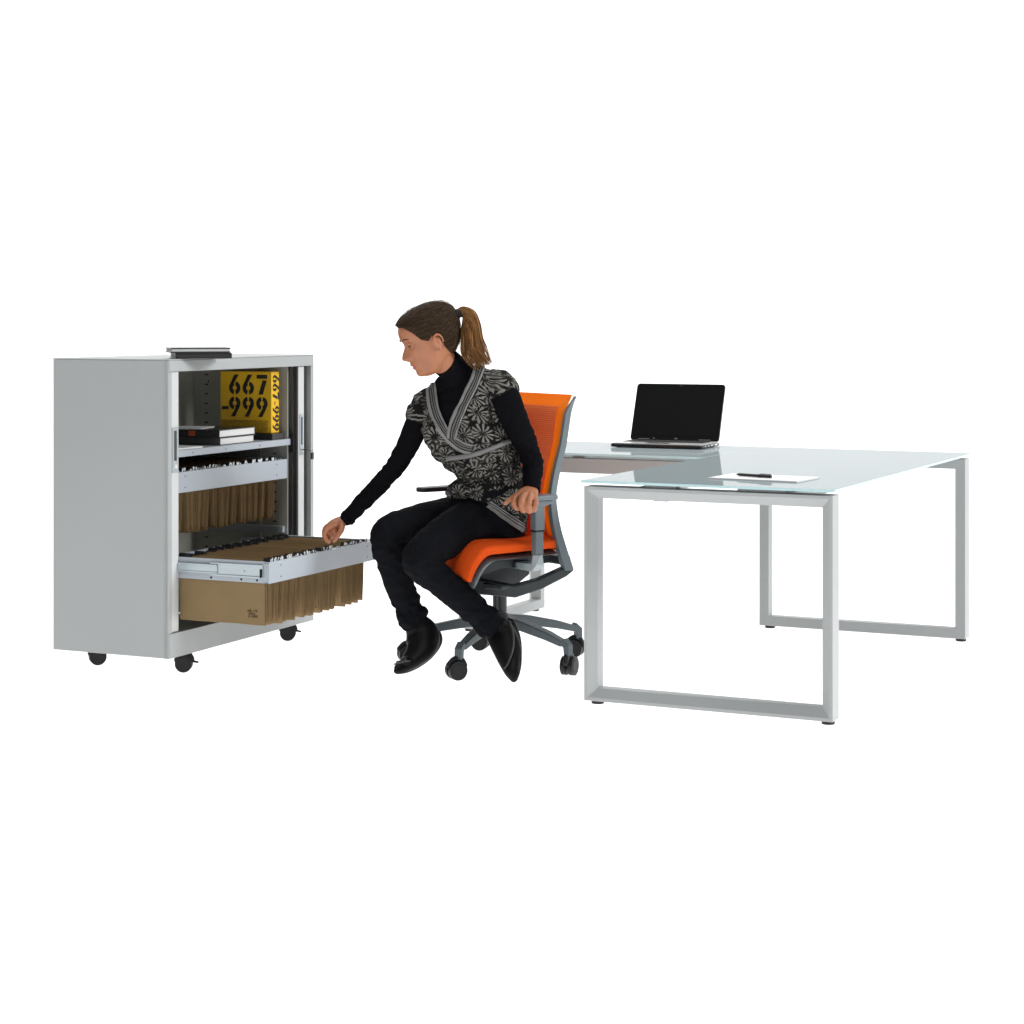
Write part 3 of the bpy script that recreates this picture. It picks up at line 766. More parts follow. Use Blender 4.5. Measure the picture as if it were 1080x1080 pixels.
# mechanism
b = bmesh.new()
prism(b, [(.195, -.055, .345), (.20, -.055, .31), (.15, -.055, .285), (-.02, -.055, .285), (-.10, -.055, .33), (-.10, -.055, .362), (.05, -.055, .375)], (0, .11, 0))
finish(b, 'mechanism', M['dark_plastic'], chair, bevel=.008, segs=3)
b = bmesh.new(); sect_bar(b, [(.12, .05, .32, .012, .012), (.15, .12, .315, .012, .01), (.155, .20, .32, .016, .007), (.15, .235, .322, .018, .006)])
finish(b, 'lever', M['dark_plastic'], chair, bevel=.003)
for s_ in (1, -1):
    b = bmesh.new()
    sect_bar(b, [(.19, s_*.03, .315, .03, .028), (.14, s_*.085, .308, .03, .026), (.05, s_*.155, .293, .028, .022), (-.045, s_*.178, .315, .022, .019), (-.14, s_*.198, .352, .018, .018), (-.175, s_*.203, .368, .013, .014)])
    finish(b, 'yoke_arm', M['dark_plastic'], chair, bevel=.006, segs=3)
# seat: cushion with waterfall front and pan below
def seat_surface(bm, off, z_top, th, x0, x1, wb, wf, uvs=False, drop=1.0):
    nx, ny = 26, 18; top, bot = [], []
    for i in range(nx+1):
        t = i/nx; x = x0+(x1-x0)*t
        w = wb+(wf-wb)*math.sin(min(1, t*1.3)*PI/2); w *= (1-.45*max(0, t-.86)**1.5*6*.2)
        fall = drop*.104*max(0, (t-.76)/.24)**1.9
        xr = x-.018*max(0, (t-.8)/.2)**2
        rt, rb = [], []
        for j in range(ny+1):
            v = -1+2*j/ny
            ed = abs(v)**6; ex = (abs(2*t-1))**14
            z = z_top-fall-.012*v*v*0-(.018*ed+.012*ex)+.006*math.cos(v*PI/2)*0
            dish = -.010*math.cos(v*PI/2)*math.sin(PI*min(1, t*1.2))
            rt.append(bm.verts.new((xr, v*w*(1-.0*ed), z+dish))); rb.append(bm.verts.new((xr-(.02 if t > .6 else 0)*t, v*w*.97, z_top-fall*.92-th)))
        top.append(rt); bot.append(rb)
    uvl = bm.loops.layers.uv.verify()
    def q(a, b_, c, d):
        f = bm.faces.new((a, b_, c, d))
        for lp in f.loops: lp[uvl].uv = (lp.vert.co.x, lp.vert.co.y)
    for i in range(nx):
        for j in range(ny):
            q(top[i][j], top[i+1][j], top[i+1][j+1], top[i][j+1]); q(bot[i][j+1], bot[i+1][j+1], bot[i+1][j], bot[i][j])
        q(top[i][0], bot[i][0], bot[i+1][0], top[i+1][0]); q(top[i][ny], top[i+1][ny], bot[i+1][ny], bot[i][ny])
    for j in range(ny):
        q(top[0][j], top[0][j+1], bot[0][j+1], bot[0][j]); q(top[nx][j], bot[nx][j], bot[nx][j+1], top[nx][j+1])
b = bmesh.new(); seat_surface(b, 0, .490, .050, -.140, .325, .200, .235); finish(b, 'seat', M['orange_seat'], chair, smooth=60, bevel=.010, segs=3)
b = bmesh.new(); seat_surface(b, 0, .438, .020, -.150, .298, .196, .230, drop=.8); finish(b, 'seat_pan', M['grey_plastic'], chair, smooth=60, bevel=.004)
b = bmesh.new()
for s_ in (1, -1): sect_bar(b, [(-.13, s_*.13, .395, .016, .014), (.10, s_*.13, .392, .016, .016), (.18, s_*.11, .372, .02, .02)])
box(b, (-.02, -.16, .375), (.05, .16, .400)); finish(b, 'seat_rail', M['dark_plastic'], chair, bevel=.004)
# back: side frames, top, mesh
bp = [(.992, -.190), (.943, -.166), (.877, -.152), (.815, -.140), (.74, -.119), (.645, -.101), (.59, -.104), (.51, -.119), (.433, -.143), (.372, -.166), (.358, -.170)]
def bx_at(z):
    for (z1, x1), (z0, x0) in zip(bp, bp[1:]):
        if z0 <= z <= z1: t = (z-z0)/(z1-z0); return x0+(x1-x0)*t
    return bp[0][1] if z > bp[0][0] else bp[-1][1]
fw = lambda z: .212-.012*math.exp(-((z-.6)/.15)**2)
for s_ in (1, -1):
    b = bmesh.new(); rings = []
    for z, x in [(p[0], p[1]) for p in [tuple(q) for q in crom([list(p) for p in bp], 4)]]:
        y = s_*fw(z); th = .006 if z > .97 else (.008+.006*(1-(z-.37)/.6)); dp = .0125+.006*max(0, .62-z)/.25
        if z > .93: dp *= max(.3, 1-(z-.93)/.08)
        rings.append([b.verts.new((x-dx, y+dy, z)) for dx, dy in ((0, -th), (0, th), (-2*dp, th*.8), (-2*dp, -th))])
    for A, B in zip(rings, rings[1:]):
        for j in range(4): b.faces.new((A[j], A[(j+1) % 4], B[(j+1) % 4], B[j]))
    b.faces.new(rings[0][::-1]); b.faces.new(rings[-1]); finish(b, 'back_frame', M['grey_plastic'], chair, bevel=.003)
b = bmesh.new(); box(b, (-.185, -.19, .372), (-.155, .19, .405)); finish(b, 'back_crossbar', M['dark_plastic'], chair, bevel=.006)
def back_sheet(name, m, z0, z1, vmax, off, th, thick):
    b = bmesh.new(); uvl = b.loops.layers.uv.verify(); nz, ny = 44, 20; g = []
    for i in range(nz+1):
        z = z0+(z1-z0)*i/nz; x = bx_at(z)+.028-(.010 if z > .93 else 0)*((z-.93)/.06)
        g.append([b.verts.new((x+off-.030*math.cos(v*PI/2)*min(1, (1.02-z)*6), v*(fw(z)-.006), z)) for v in [vmax*(-1+2*j/ny) for j in range(ny+1)]])
    for i in range(nz):
        for j in range(ny):
            f = b.faces.new((g[i][j], g[i][j+1], g[i+1][j+1], g[i+1][j]))
            for lp in f.loops: lp[uvl].uv = (lp.vert.co.y, lp.vert.co.z)
    bmesh.ops.recalc_face_normals(b, faces=b.faces); bmesh.ops.solidify(b, geom=b.faces[:], thickness=thick)
    return finish(b, name, m, chair, smooth=50)
back_sheet('backrest', M['orange_band'], .43, .998, 1.0, 0, 0, .004)
back_sheet('mesh_panel', M['orange_mesh'], .45, .955, .80, .0055, 0, .0012)
# arms
def armrest(s_, xa, xb):
    b = bmesh.new(); pts = rrect(xa, -.036, xb, .036, .022, 0)
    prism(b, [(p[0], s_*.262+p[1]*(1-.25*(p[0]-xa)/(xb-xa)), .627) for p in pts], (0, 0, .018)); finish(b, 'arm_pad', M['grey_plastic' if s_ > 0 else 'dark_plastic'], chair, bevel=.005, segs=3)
    b = bmesh.new(); sect_bar(b, [(-.03, s_*.262, .622, .022, .006), (.0, s_*.262, .617, .022, .011), (.05, s_*.262, .617, .022, .011)])
    box(b, (.005, s_*.262-.017, .52), (.047, s_*.262+.017, .616)); ab = finish(b, 'arm_bracket', M['grey_plastic'], chair, bevel=.005, segs=3)
    b = bmesh.new(); box(b, (.009, s_*.262-.0145, .432), (.044, s_*.262+.0145, .5195)); finish(b, 'arm_post', M['grey_plastic'], chair, bevel=.004)
    b = bmesh.new(); box(b, (.006, s_*.262-.0155, .514), (.046, s_*.262+.0155, .5198)); finish(b, 'seam', M['rubber'], ab)
    b = bmesh.new(); sect_bar(b, [(.026, s_*.262, .432, .018, .016), (.026, s_*.262, .40, .018, .016), (.026, s_*.25, .385, .018, .014), (.026, s_*.12, .385, .018, .012)]); finish(b, 'arm_mount', M['alu'], chair, bevel=.004)
armrest(1, -.050, .118); armrest(-1, -.06, .185)

# ------------------------------------------------------------------ the woman
wom = empty('person', (CH.x, CH.y, 0))
tag(wom, 'seated woman with brown ponytail, floral wrap vest over black turtleneck, reaching into the open drawer', 'person')
def reparent(o): o.location = o.location-wom.location; return o
# torso sections
PL = V((.62, -.78, 0)).normalized(); CL = V((.80, -.52, .268)).normalized()
def lerpv(t): return (PL*(1-t)+CL*t).normalized()
TS = [  # centre px,py,depth, half width, half depth, twist
    (515, 580, 7.43, .140, .100, 0), (514, 562, 7.43, .158, .120, 0), (514, 545, 7.43, .162, .124, .05), (514, 526, 7.42, .152, .122, .15),
    (517, 506, 7.40, .128, .112, .35), (516, 489, 7.37, .124, .106, .6), (495, 458, 7.30, .160, .122, .9),
    (486, 430, 7.26, .162, .110, 1), (486, 412, 7.24, .148, .088, 1), (488, 400, 7.23, .112, .066, 1), (488, 392, 7.225, .07, .05, 1)]
def torso(bm, off, lo=0, hi=len(TS)):
    secs = []
    cs = [P(*s[:3]) for s in TS]
    for i in range(lo, hi):
        s = TS[i]; d = (cs[min(i+1, len(TS)-1)]-cs[max(i-1, 0)]).normalized(); u = lerpv(s[5]); w = d.cross(u).normalized()
        secs.append((cs[i], u, w, s[3]+off, s[4]+off))
    loft(bm, secs)
ARM_L = [(516, 409, 7.22, .050), (529, 412, 7.18, .054), (537, 430, 7.17, .053), (547, 452, 7.21, .047), (558, 476, 7.28, .041), (562, 492, 7.27, .039), (561, 506, 7.23, .034), (560, 517, 7.195, .029)]
ARM_R = [(458, 421, 7.30, .046), (447, 431, 7.31, .048), (439, 449, 7.33, .045), (430, 470, 7.35, .041), (417, 492, 7.37, .037), (404, 507, 7.39, .035), (388, 524, 7.41, .033), (364.5, 548.5, 7.43, .026)]
def limb(bm, pts, off, rmul=1): tube(bm, [(*P(a, b_, c), r*rmul+off) for a, b_, c, r in pts], k=6, n=22)
LEG_L = [(516, 553, 7.40, .092), (497, 553, 7.32, .090), (468, 568, 7.20, .077), (446, 585, 7.11, .066), (444, 594, 7.10, .062), (462, 610, 7.12, .056), (482, 627, 7.14, .054), (505, 647, 7.15, .049), (517, 660, 7.15, .046)]
LEG_R = [(512, 545, 7.50, .095), (480, 547, 7.46, .085), (440, 554, 7.38, .075), (413, 562, 7.32, .068), (409, 573, 7.31, .064), (415, 595, 7.32, .057), (422, 618, 7.33, .054), (430, 640, 7.34, .048), (434, 656, 7.34, .044)]
NECK = [(490, 402, 7.235, .060), (480, 392, 7.20, .052), (468, 381, 7.165, .049), (462, 370, 7.155, .050)]

# ---- head (local x forward, y left, z up)
HO = P(455, 362, 7.15)
fwd = V((-.965, -.26, 0)).normalized(); pitch = math.radians(25)
left0 = V((0, 0, 1)).cross(fwd)
HX = (fwd*math.cos(pitch)-V((0, 0, 1))*math.sin(pitch)).normalized(); HZ = HX.cross(left0).normalized()
if HZ.z < 0: HZ = -HZ
HM = Matrix.Translation(HO) @ Matrix((HX, left0, HZ)).transposed().to_4x4()
HZs = [-.100, -.090, -.075, -.060, -.045, -.030, -.010, .010, .030, .050, .070, .090, .105, .118, .128]
HF = [.058, .082, .090, .090, .094, .094, .091, .089, .088, .094, .096, .091, .078, .054, .02]
HB = [.010, -.015, -.035, -.052, -.064, -.076, -.086, -.092, -.095, -.096, -.094, -.086, -.074, -.056, -.03]
HW = [.026, .041, .052, .058, .062, .065, .069, .072, .074, .075, .074, .068, .058, .042, .022]
def gss(x, c, s): return math.exp(-((x-c)/s)**2)
def itp(z, A):
    for i in range(len(HZs)-1):
        if z <= HZs[i+1]:
            t = max(0, (z-HZs[i])/(HZs[i+1]-HZs[i])); t_ = t
            p0, p1, p2, p3 = A[max(0, i-1)], A[i], A[i+1], A[min(len(A)-1, i+2)]
            return .5*((2*p1)+(-p0+p2)*t_+(2*p0-5*p1+4*p2-p3)*t_**2+(-p0+3*p1-3*p2+p3)*t_**3)
    return A[-1]
def head_pt(z, t, off=0, face=True):
    F, B, W = itp(z, HF), itp(z, HB), itp(z, HW)
    cx, a = (F+B)/2, (F-B)/2
    c, s = math.cos(t), math.sin(t)
    cc = math.copysign(abs(c)**.92, c); ss = math.copysign(abs(s)**.92, s)
    k = .30*max(0, min(1, (.0-z)/.09))+.10
    x = cx+(a+off)*cc; y = (W+off)*ss*(1-k*max(0, c)**2)
    if face and c > 0:
        n_ = .0
        n_ += .030*gss(y, 0, .0095+.004*gss(z, -.012, .012))*(gss(z, -.008, .016) if z < -.008 else gss(z, -.008, .030))
        n_ += .004*gss(abs(y), .012, .006)*gss(z, -.014, .008)          # nostril wings
        n_ -= .010*gss(abs(y), .031, .014)*gss(z, .034, .014)           # eye sockets
        n_ += .005*gss(abs(y), .030, .016)*gss(z, .053, .009)           # brow
        n_ += .008*gss(y, 0, .021)*(gss(z, -.040, .006)+.95*gss(z, -.055, .006))  # lips
        n_ -= .005*gss(y, 0, .022)*gss(z, -.0475, .0025)
        n_ += .005*gss(y, 0, .018)*gss(z, -.082, .014)                  # chin
        n_ += .004*gss(abs(y), .040, .018)*gss(z, .0, .022)             # cheek
        x += n_*c**.5
    return V((x, y, z))
def head_mesh(bm, off=0, face=True, nz=70, n=96, z0=-.100, z1=.128):
    rings = []
    for i in range(nz+1):
        z = z0+(z1-z0)*i/nz
        rings.append([bm.verts.new(HM @ head_pt(z, 2*PI*j/n, off, face)) for j in range(n)])
    for a, b_ in zip(rings, rings[1:]):
        for j in range(n): bm.faces.new((a[j], a[(j+1) % n], b_[(j+1) % n], b_[j]))
    bm.faces.new(rings[0][::-1]); bm.faces.new(rings[-1])
def hp(x, y, z): return HM @ V((x, y, z))
def ear(bm, s_):
    R3 = HM.to_3x3()
    ellipsoid(bm, hp(-.010, s_*.072, .0), (.012, .006, .024), R3)
    pts = []
    for a, rr_ in ((200, .003), (160, .0035), (120, .004), (80, .0042), (40, .0042), (0, .004), (-40, .0038), (-75, .0045)):
        an = math.radians(a); x = -.012-.0165*math.cos(PI-an)*-1*-1; 
        pts.append((*hp(-.011-.0165*math.cos(math.radians(180-a)) * -1*-1, s_*(.078+.004*math.sin(an)), .004+.026*math.sin(an)), rr_))
    tube(bm, pts, k=4, n=8)
    ellipsoid(bm, hp(-.002, s_*.077, -.024), (.006, .004, .008), R3)
# ---- hands: each finger is a jointed chain
def finger(bm, pts, r0, r1): 
    n = len(pts); tube(bm, [(*p, r0+(r1-r0)*i/(n-1)) for i, p in enumerate(pts)], k=4, n=12)
nails = bmesh.new()
def nail(p, nrm, d, w=.0042, l=.006):
    nrm, d = V(nrm).normalized(), V(d).normalized(); s_ = nrm.cross(d)
    ellipsoid(nails, V(p)+nrm*.0055, (w, l, .0012), Matrix((s_, d, nrm)).transposed(), seg=12)
def left_hand(bm):
    w = P(560, 517, 7.195)
    kn = [P(545, 524, 7.115), P(552, 523, 7.10), P(559, 524.5, 7.10), P(565, 527.5, 7.11)]
    mid = P(557, 518, 7.15)
    loft(bm, [(w, V((.95, -.1, -.2)), V((0, .2, 1)), .026, .019), (P(558.5, 518.5, 7.165), V((.95, -.1, -.2)), V((0, .3, 1)), .032, .018),
              (P(556, 521.5, 7.13), V((.95, -.05, -.15)), V((0, .4, 1)), .039, .016), (P(555, 525.5, 7.108), V((.95, 0, -.12)), V((0, .6, 1)), .037, .012)], k=4, n=24)
    pads = [((545, 524, 7.115), (542.5, 530, 7.095), (545, 535.5, 7.11), (549, 535, 7.135)),
            ((552, 523, 7.10), (550, 531, 7.08), (551.5, 538, 7.10), (554, 536.5, 7.13)),
            ((559, 524.5, 7.10), (557.5, 532, 7.08), (558, 538.8, 7.10), (560, 537, 7.13)),
            ((565, 527.5, 7.11), (564, 533.5, 7.095), (563, 538, 7.11), (564, 536.5, 7.13))]
    for i, q in enumerate(pads): finger(bm, [P(*w_) for w_ in [(558, 520, 7.15)]+list(q)], (.0122, .0124, .0120, .0108)[i], (.0108, .0110, .0106, .0094)[i])
    ellipsoid(bm, P(554, 530, 7.135), (.036, .022, .020))
    finger(bm, [P(556, 520, 7.16), P(545.5, 522, 7.13), P(538, 527, 7.11), P(532.5, 531.2, 7.105)], .0125, .0078)
    nail(P(533.8, 530, 7.105), (-.3, -.7, .6), (-1, 0, -.7))
def right_hand(bm):
    ellipsoid(bm, P(347, 562, 7.42), (.013, .028, .016))
    ellipsoid(bm, P(353, 559, 7.425), (.021, .034, .024)); ellipsoid(bm, P(350, 564, 7.42), (.014, .03, .016))
    w = P(364.5, 548.5, 7.43); X = V((.2, .95, .1))
    loft(bm, [(w, X, V((-.6, 0, .8)), .025, .020), (P(358, 550.5, 7.43), X, V((-.5, 0, .8)), .031, .020),
              (P(351, 553, 7.425), X, V((-.5, .1, .8)), .038, .017), (P(346.5, 556, 7.42), X, V((-.8, .1, .6)), .036, .013)], k=4, n=24)
    base_ = [(346, 556, 7.388), (344.5, 555.5, 7.410), (344.8, 556, 7.432), (346, 557.5, 7.452)]
    for i, (a, b_, c) in enumerate(base_):
        e = [0, 0, .5, 1][i]
        pts = [P(355, 551.5, c), P(a, b_, c), P(342+e, 562.5, c-.004*(1-i)), P(343.5+e*1.4, 568.5, c-.006), P(347+e, 571.5-e, c-.008)]
        finger(bm, pts, (.0104, .0107, .0102, .0092)[i], (.0084, .0084, .0080, .0072)[i])
    finger(bm, [P(361, 553, 7.415), P(360, 559, 7.385), P(356, 565.5, 7.375), P(352, 570.5, 7.375)], .0125, .0078)
    nail(P(352.8, 569.5, 7.374), (.6, -.8, .2), (-.6, 0, -.8))

def foot_tube(bm, pts, off): tube(bm, [(*P(a, b_, c), r+off) for a, b_, c, r in pts], k=6, n=22, flat=.62, up=(1, 0, .25))
body = bmesh.new()
head_mesh(body); ear(body, 1); ear(body, -1)
for s_ in (1, -1): ellipsoid(body, hp(.0735, s_*.031, .033), (.0125, .0125, .0115), HM.to_3x3())
limb(body, NECK, -.002); torso(body, -.016)
limb(body, ARM_L, -.009); limb(body, ARM_R, -.009)
limb(body, LEG_L, -.010); limb(body, LEG_R, -.010)
left_hand(body); right_hand(body)
FOOT_L = [(522, 659, 7.16, .046), (528, 669, 7.16, .053), (534, 682, 7.12, .052), (538.5, 697, 7.08, .043), (541, 710, 7.05, .028), (542.5, 718, 7.04, .012)]
FOOT_R = [(436, 654, 7.34, .040), (445, 668, 7.34, .062), (445, 682, 7.31, .060), (436, 694, 7.28, .042), (426, 702, 7.26, .028), (418.5, 705.5, 7.25, .018)]
foot_tube(body, FOOT_L, -.007); foot_tube(body, FOOT_R, -.007)
bm = remesh(body, .0024, 3, .5)
bo = finish(bm, 'body', M['skin'], wom, smooth=180); reparent(bo)
# lips coloured on the body mesh itself
bo.data.materials.append(M['lip'])
HMi = HM.inverted()
for p in bo.data.polygons:
    q = HMi @ (p.center+wom.location) if False else HMi @ p.center
    if q.x > .07 and abs(q.y) < .022*(1-((q.z+.048)/.014)**2 if abs(q.z+.048) < .014 else 0): p.material_index = 1
no = finish(nails, 'fingernails', M['nail'], wom, smooth=180); reparent(no)
fb = bmesh.new(); fb.from_mesh(bo.data); face_bvh = BVHTree.FromBMesh(fb); fb.free()
def hp(x, y, z):
    q = HM @ V((x, y, z)); c = face_bvh.find_nearest(q); return c[0]+c[1]*.0012
for s_ in (1, -1):
    b = bmesh.new(); tube(b, [(*hp(.086, s_*.018, .0285), .0016), (*hp(.0875, s_*.025, .0255), .0024), (*hp(.085, s_*.034, .0255), .0026), (*hp(.078, s_*.0425, .0285), .0018)], k=4, n=8)
    reparent(finish(b, 'eyelash', M['brow'], wom, smooth=180))
    b = bmesh.new(); tube(b, [(*hp(.0965, s_*.014, .050), .0022), (*hp(.0965, s_*.024, .0535), .0032), (*hp(.090, s_*.036, .055), .0028), (*hp(.080, s_*.047, .050), .0014)], k=4, n=8, flat=.6)
    reparent(finish(b, 'eyebrow', M['brow'], wom, smooth=180))

# ---- hair: a cap swept back to the tie, then the tail
TIE = V((-.112, 0, .066))
def hairline(x):
    pts = [(-.2, -.076), (-.050, -.074), (-.030, -.036), (-.020, .026), (.002, .030), (.020, .016), (.041, .030), (.060, .066), (.080, .094), (.12, .100)]
    for (x0, z0), (x1, z1) in zip(pts, pts[1:]):
        if x0 <= x <= x1: return z0+(z1-z0)*(x-x0)/(x1-x0)
    return .1
cap = bmesh.new(); uvl = cap.loops.layers.uv.verify(); rings = []; nz, n = 80, 120
for i in range(nz+1):
    z = -.085+(.1285+.085)*i/nz; row = []
    for j in range(n):
        t = 2*PI*j/n; q = head_pt(z, t, 0, False)
        d = z-hairline(q.x)
        k = max(0, min(1, (d+.004)/.016)); k = k*k*(3-2*k)
        toT = max(0, 1-(q-TIE).length/.07)
        an = math.atan2(q.y, q.z-.066)
        off = -.005+.0145*k+.012*toT+.014*k*max(0, -math.cos(t))**2*max(0, min(1, (z+.075)/.05))+.0012*k*math.sin(an*34+3*math.sin(q.x*40))+.0012*k*noise.noise(V((an*9, q.x*8, 0)))
        row.append(cap.verts.new(head_pt(z, t, off, False)+(V((0, 0, .009*k)) if z > .1 else V((0, 0, .009*k*max(0, (z-.03)/.07))))))
    rings.append(row)
for a, b_ in zip(rings, rings[1:]):
    for j in range(n):
        f = cap.faces.new((a[j], a[(j+1) % n], b_[(j+1) % n], b_[j]))
cap.faces.new(rings[0][::-1]); cap.faces.new(rings[-1])
for f in cap.faces:
    for lp in f.loops:
        q = lp.vert.co-TIE; lp[uvl].uv = (math.atan2(abs(q.y), q.z-.25*q.x)/PI*2.2+(.37 if q.y > 0 else 0), q.length*8)
bmesh.ops.transform(cap, matrix=HM, verts=cap.verts)
hair = reparent(finish(cap, 'hair', M['hair'], wom, smooth=180))
cap_bvh = BVHTree.FromPolygons([HM @ v.co if False else v.co.copy() for v in hair.data.vertices], [tuple(p.vertices) for p in hair.data.polygons])
tieW = HM @ (TIE+V((-.004, 0, .002)))
st = bmesh.new(); uvl = st.loops.layers.uv.verify(); rr = random.Random(21); made = 0
while made < 620:
    t = rr.uniform(0, 2*PI); z = rr.uniform(-.07, .125)
    q = head_pt(z, t, .006, False); d_ = z-hairline(q.x)
    if d_ < .002 or (d_ > .05 and rr.random() < .35): continue
    made += 1; a0 = HM @ q; m_ = rr.uniform(.35, 1.0) if rr.random() < .5 else 1.0; pts = []; lift = rr.uniform(.0002, .0016) if rr.random() < .93 else rr.uniform(.003, .007)
    bend = rr.uniform(-.008, .008)
    for i in range(12):
        u_ = i/11*m_; p = a0.lerp(tieW, u_)+V((0, 0, .001*math.sin(u_*PI)+bend*math.sin(u_*PI)))
        p = HM.translation.lerp(p, 1.12) if (p-tieW).length > .02 else p
        c = cap_bvh.find_nearest(p); pts.append((*(c[0]+c[1]*lift*math.sin(.4+u_*2.4)), rr.uniform(.00045, .0006)+.0004*math.sin(u_*PI)))
    tube(st, pts, k=1, n=3, uvl=uvl, rnd=False)
for f in st.faces:
    q = f.calc_center_median()
    for lp in f.loops: lp[uvl].uv = (lp[uvl].uv[0]*.05+math.floor((q.z*260+q.y*90))*.37, lp[uvl].uv[1]*2)
reparent(finish(st, 'hair_strands', M['hair_top'], wom, smooth=180))
tieP = P(480.5, 331, 7.155)
b = bmesh.new()
d = V((.85, 0, .15)).normalized()
tube(b, [(*(tieP-d*.022), .024), (*(tieP-d*.006), .016), (*(tieP+d*.008), .0155)], k=4, n=24, uvl=b.loops.layers.uv.verify())
reparent(finish(b, 'hair_knot', M['hair'], wom, smooth=180))
b = bmesh.new()
for k_ in range(3): 
    c = tieP+d*(.006+.007*k_)
    tube(b, [(*(c-d*.0035), .0150), (*c, .0172), (*(c+d*.0035), .0150)], k=3, n=20)
reparent(finish(b, 'hair_tie', M['hair_tie'], wom, smooth=180))
tail = bmesh.new(); uvl = tail.loops.layers.uv.verify(); rr = random.Random(11)
ctr = [(482, 330, 7.155), (488, 327.5, 7.15), (494.5, 331.5, 7.145), (497, 342, 7.14), (497.5, 357, 7.14), (500, 371, 7.145), (511, 386.5, 7.15)]
spread = [.010, .014, .022, .030, .037, .045, .030]
for q in range(520):
    th = rr.uniform(0, 2*PI); rad = math.sqrt(rr.random())
    ox, oy = math.cos(th)*rad, math.sin(th)*rad
    end = rr.uniform(.80, 1.06) if ox > 0 else rr.uniform(.70, 1.0); pts = []
    wob = rr.uniform(-1, 1)*.0018
    for i, (c, sp_) in enumerate(zip(ctr, spread)):
        p = P(*c); nx_ = ctr[min(i+1, 6)]; pv = ctr[max(i-1, 0)]
        tx, ty = nx_[0]-pv[0], nx_[1]-pv[1]; L = math.hypot(tx, ty)
        side = V((ty/L, 0, tx/L))       # across the tail in the picture plane
        pts.append(p+side*ox*sp_*(1.0 if i < 6 else rr.uniform(.8, 1.3))+V((0, 1, 0))*oy*sp_*.8+V((wob*i, 0, 0)))
    pts = [V(q_) for q_ in crom([list(q_) for q_ in pts], 4)]; m_ = max(8, min(25, int(round(end*24))+1)); pts = pts[:m_]
    r0 = rr.uniform(.0016, .0028)
    tube(tail, [(*p, r0*(1-.7*(i/(len(pts)-1))**3)) for i, p in enumerate(pts)], k=1, n=4, uvl=uvl, rnd=False)
for f in tail.faces: pass
# spread the colour over the strands: offset UVs per strand
idx = 0
for f in tail.faces:
    q = f.calc_center_median()
    for lp in f.loops: lp[uvl].uv = (lp[uvl].uv[0]*.05+(q.x*4.3+q.y*9.1), lp[uvl].uv[1]*2)
core = [(484, 330, 7.155, .011), (489, 329, 7.15, .012), (494, 334, 7.145, .018), (496, 345, 7.14, .023), (497, 358, 7.14, .028), (500, 368, 7.145, .028), (506, 378, 7.15, .014)]
tube(tail, [(*P(a, b_, c), r) for a, b_, c, r in core], k=4, n=16, uvl=uvl)
reparent(finish(tail, 'ponytail', M['hair_tail'], wom, smooth=180))

# ---- clothes
def wrinkle(bm, amp, freq, ax=V((0, 0, 1)), where=None):
    bm.normal_update()
    for v in bm.verts:
        k = amp if where is None else amp*where(v.co)
        if k: v.co += v.normal*k*(noise.noise(V((v.co.x*freq, v.co.y*freq, v.co.z*freq*1.8)))+.5*noise.noise(v.co*freq*2.3))
sw = bmesh.new()
torso(sw, -.004, 1); limb(sw, ARM_L, 0); limb(sw, ARM_R, 0)
tube(sw, [(*P(a, b_, c), r) for a, b_, c, r in [(495, 408, 7.25, .072), (484, 398, 7.22, .066), (477, 388, 7.19, .0545), (469.5, 381.5, 7.168, .0545)]], k=6, n=26, rnd=False)
# ribbed cuffs
tube(sw, [(*P(a, b_, c), r) for a, b_, c, r in [(462, 417, 7.27, .036), (470, 406, 7.23, .040), (482, 400, 7.22, .042)]], k=5, n=20)
sw = remesh(sw, .0032, 9, .5)
def near(px, py, y, s_): c = P(px, py, y); return lambda p: math.exp(-((p-c).length/s_)**2)
el, er = near(561, 480, 7.27, .08), near(412, 496, 7.38, .08); wl, wr = near(561, 510, 7.22, .05), near(380, 532, 7.42, .06); ar = near(540, 440, 7.19, .07)
wrinkle(sw, .008, 27, where=lambda p: .15+.9*max(el(p), er(p), wl(p), .7*wr(p), .5*ar(p)))
reparent(finish(sw, 'turtleneck_sweater', M['knit_black'], wom, smooth=180))
for pts, in (([(560.6, 513.5, 7.208, .0335), (560.3, 517.5, 7.196, .0325)],), ([(368.5, 544.5, 7.427, .0305), (365.5, 547.7, 7.430, .0300)],)):
    b = bmesh.new(); a_, c_ = pts; tube(b, [(*P(*a_[:3]), a_[3]), (*P(*c_[:3]), c_[3])], k=1, n=26, rnd=False)
    wrinkle(b, .001, 60); reparent(finish(b, 'cuff', M['knit_black'], wom, smooth=50, bevel=.002))

tr = bmesh.new()
torso(tr, .001, 0, 5); limb(tr, LEG_L, 0); limb(tr, LEG_R, 0)
# turned hem of the near leg and the gathered fabric at the far ankle
tube(tr, [(*P(509, 650, 7.15), .050), (*P(520, 663, 7.15), .050)], k=1, n=22, rnd=False)
tube(tr, [(*P(431, 643, 7.34), .047), (*P(434, 658, 7.34), .045)], k=1, n=22, rnd=False)
ellipsoid(tr, P(445, 646, 7.34), (.026, .03, .022))
tr = remesh(tr, .0036, 9, .5)
kl, kr = near(452, 592, 7.13, .075), near(414, 575, 7.32, .07); hl, hr = near(508, 648, 7.15, .07), near(432, 642, 7.34, .07); lap_ = near(495, 545, 7.35, .10)
wrinkle(tr, .012, 26, where=lambda p: .18+max(kl(p), kr(p), .9*hl(p), .9*hr(p), .5*lap_(p)))
reparent(finish(tr, 'trousers', M['denim'], wom, smooth=180))

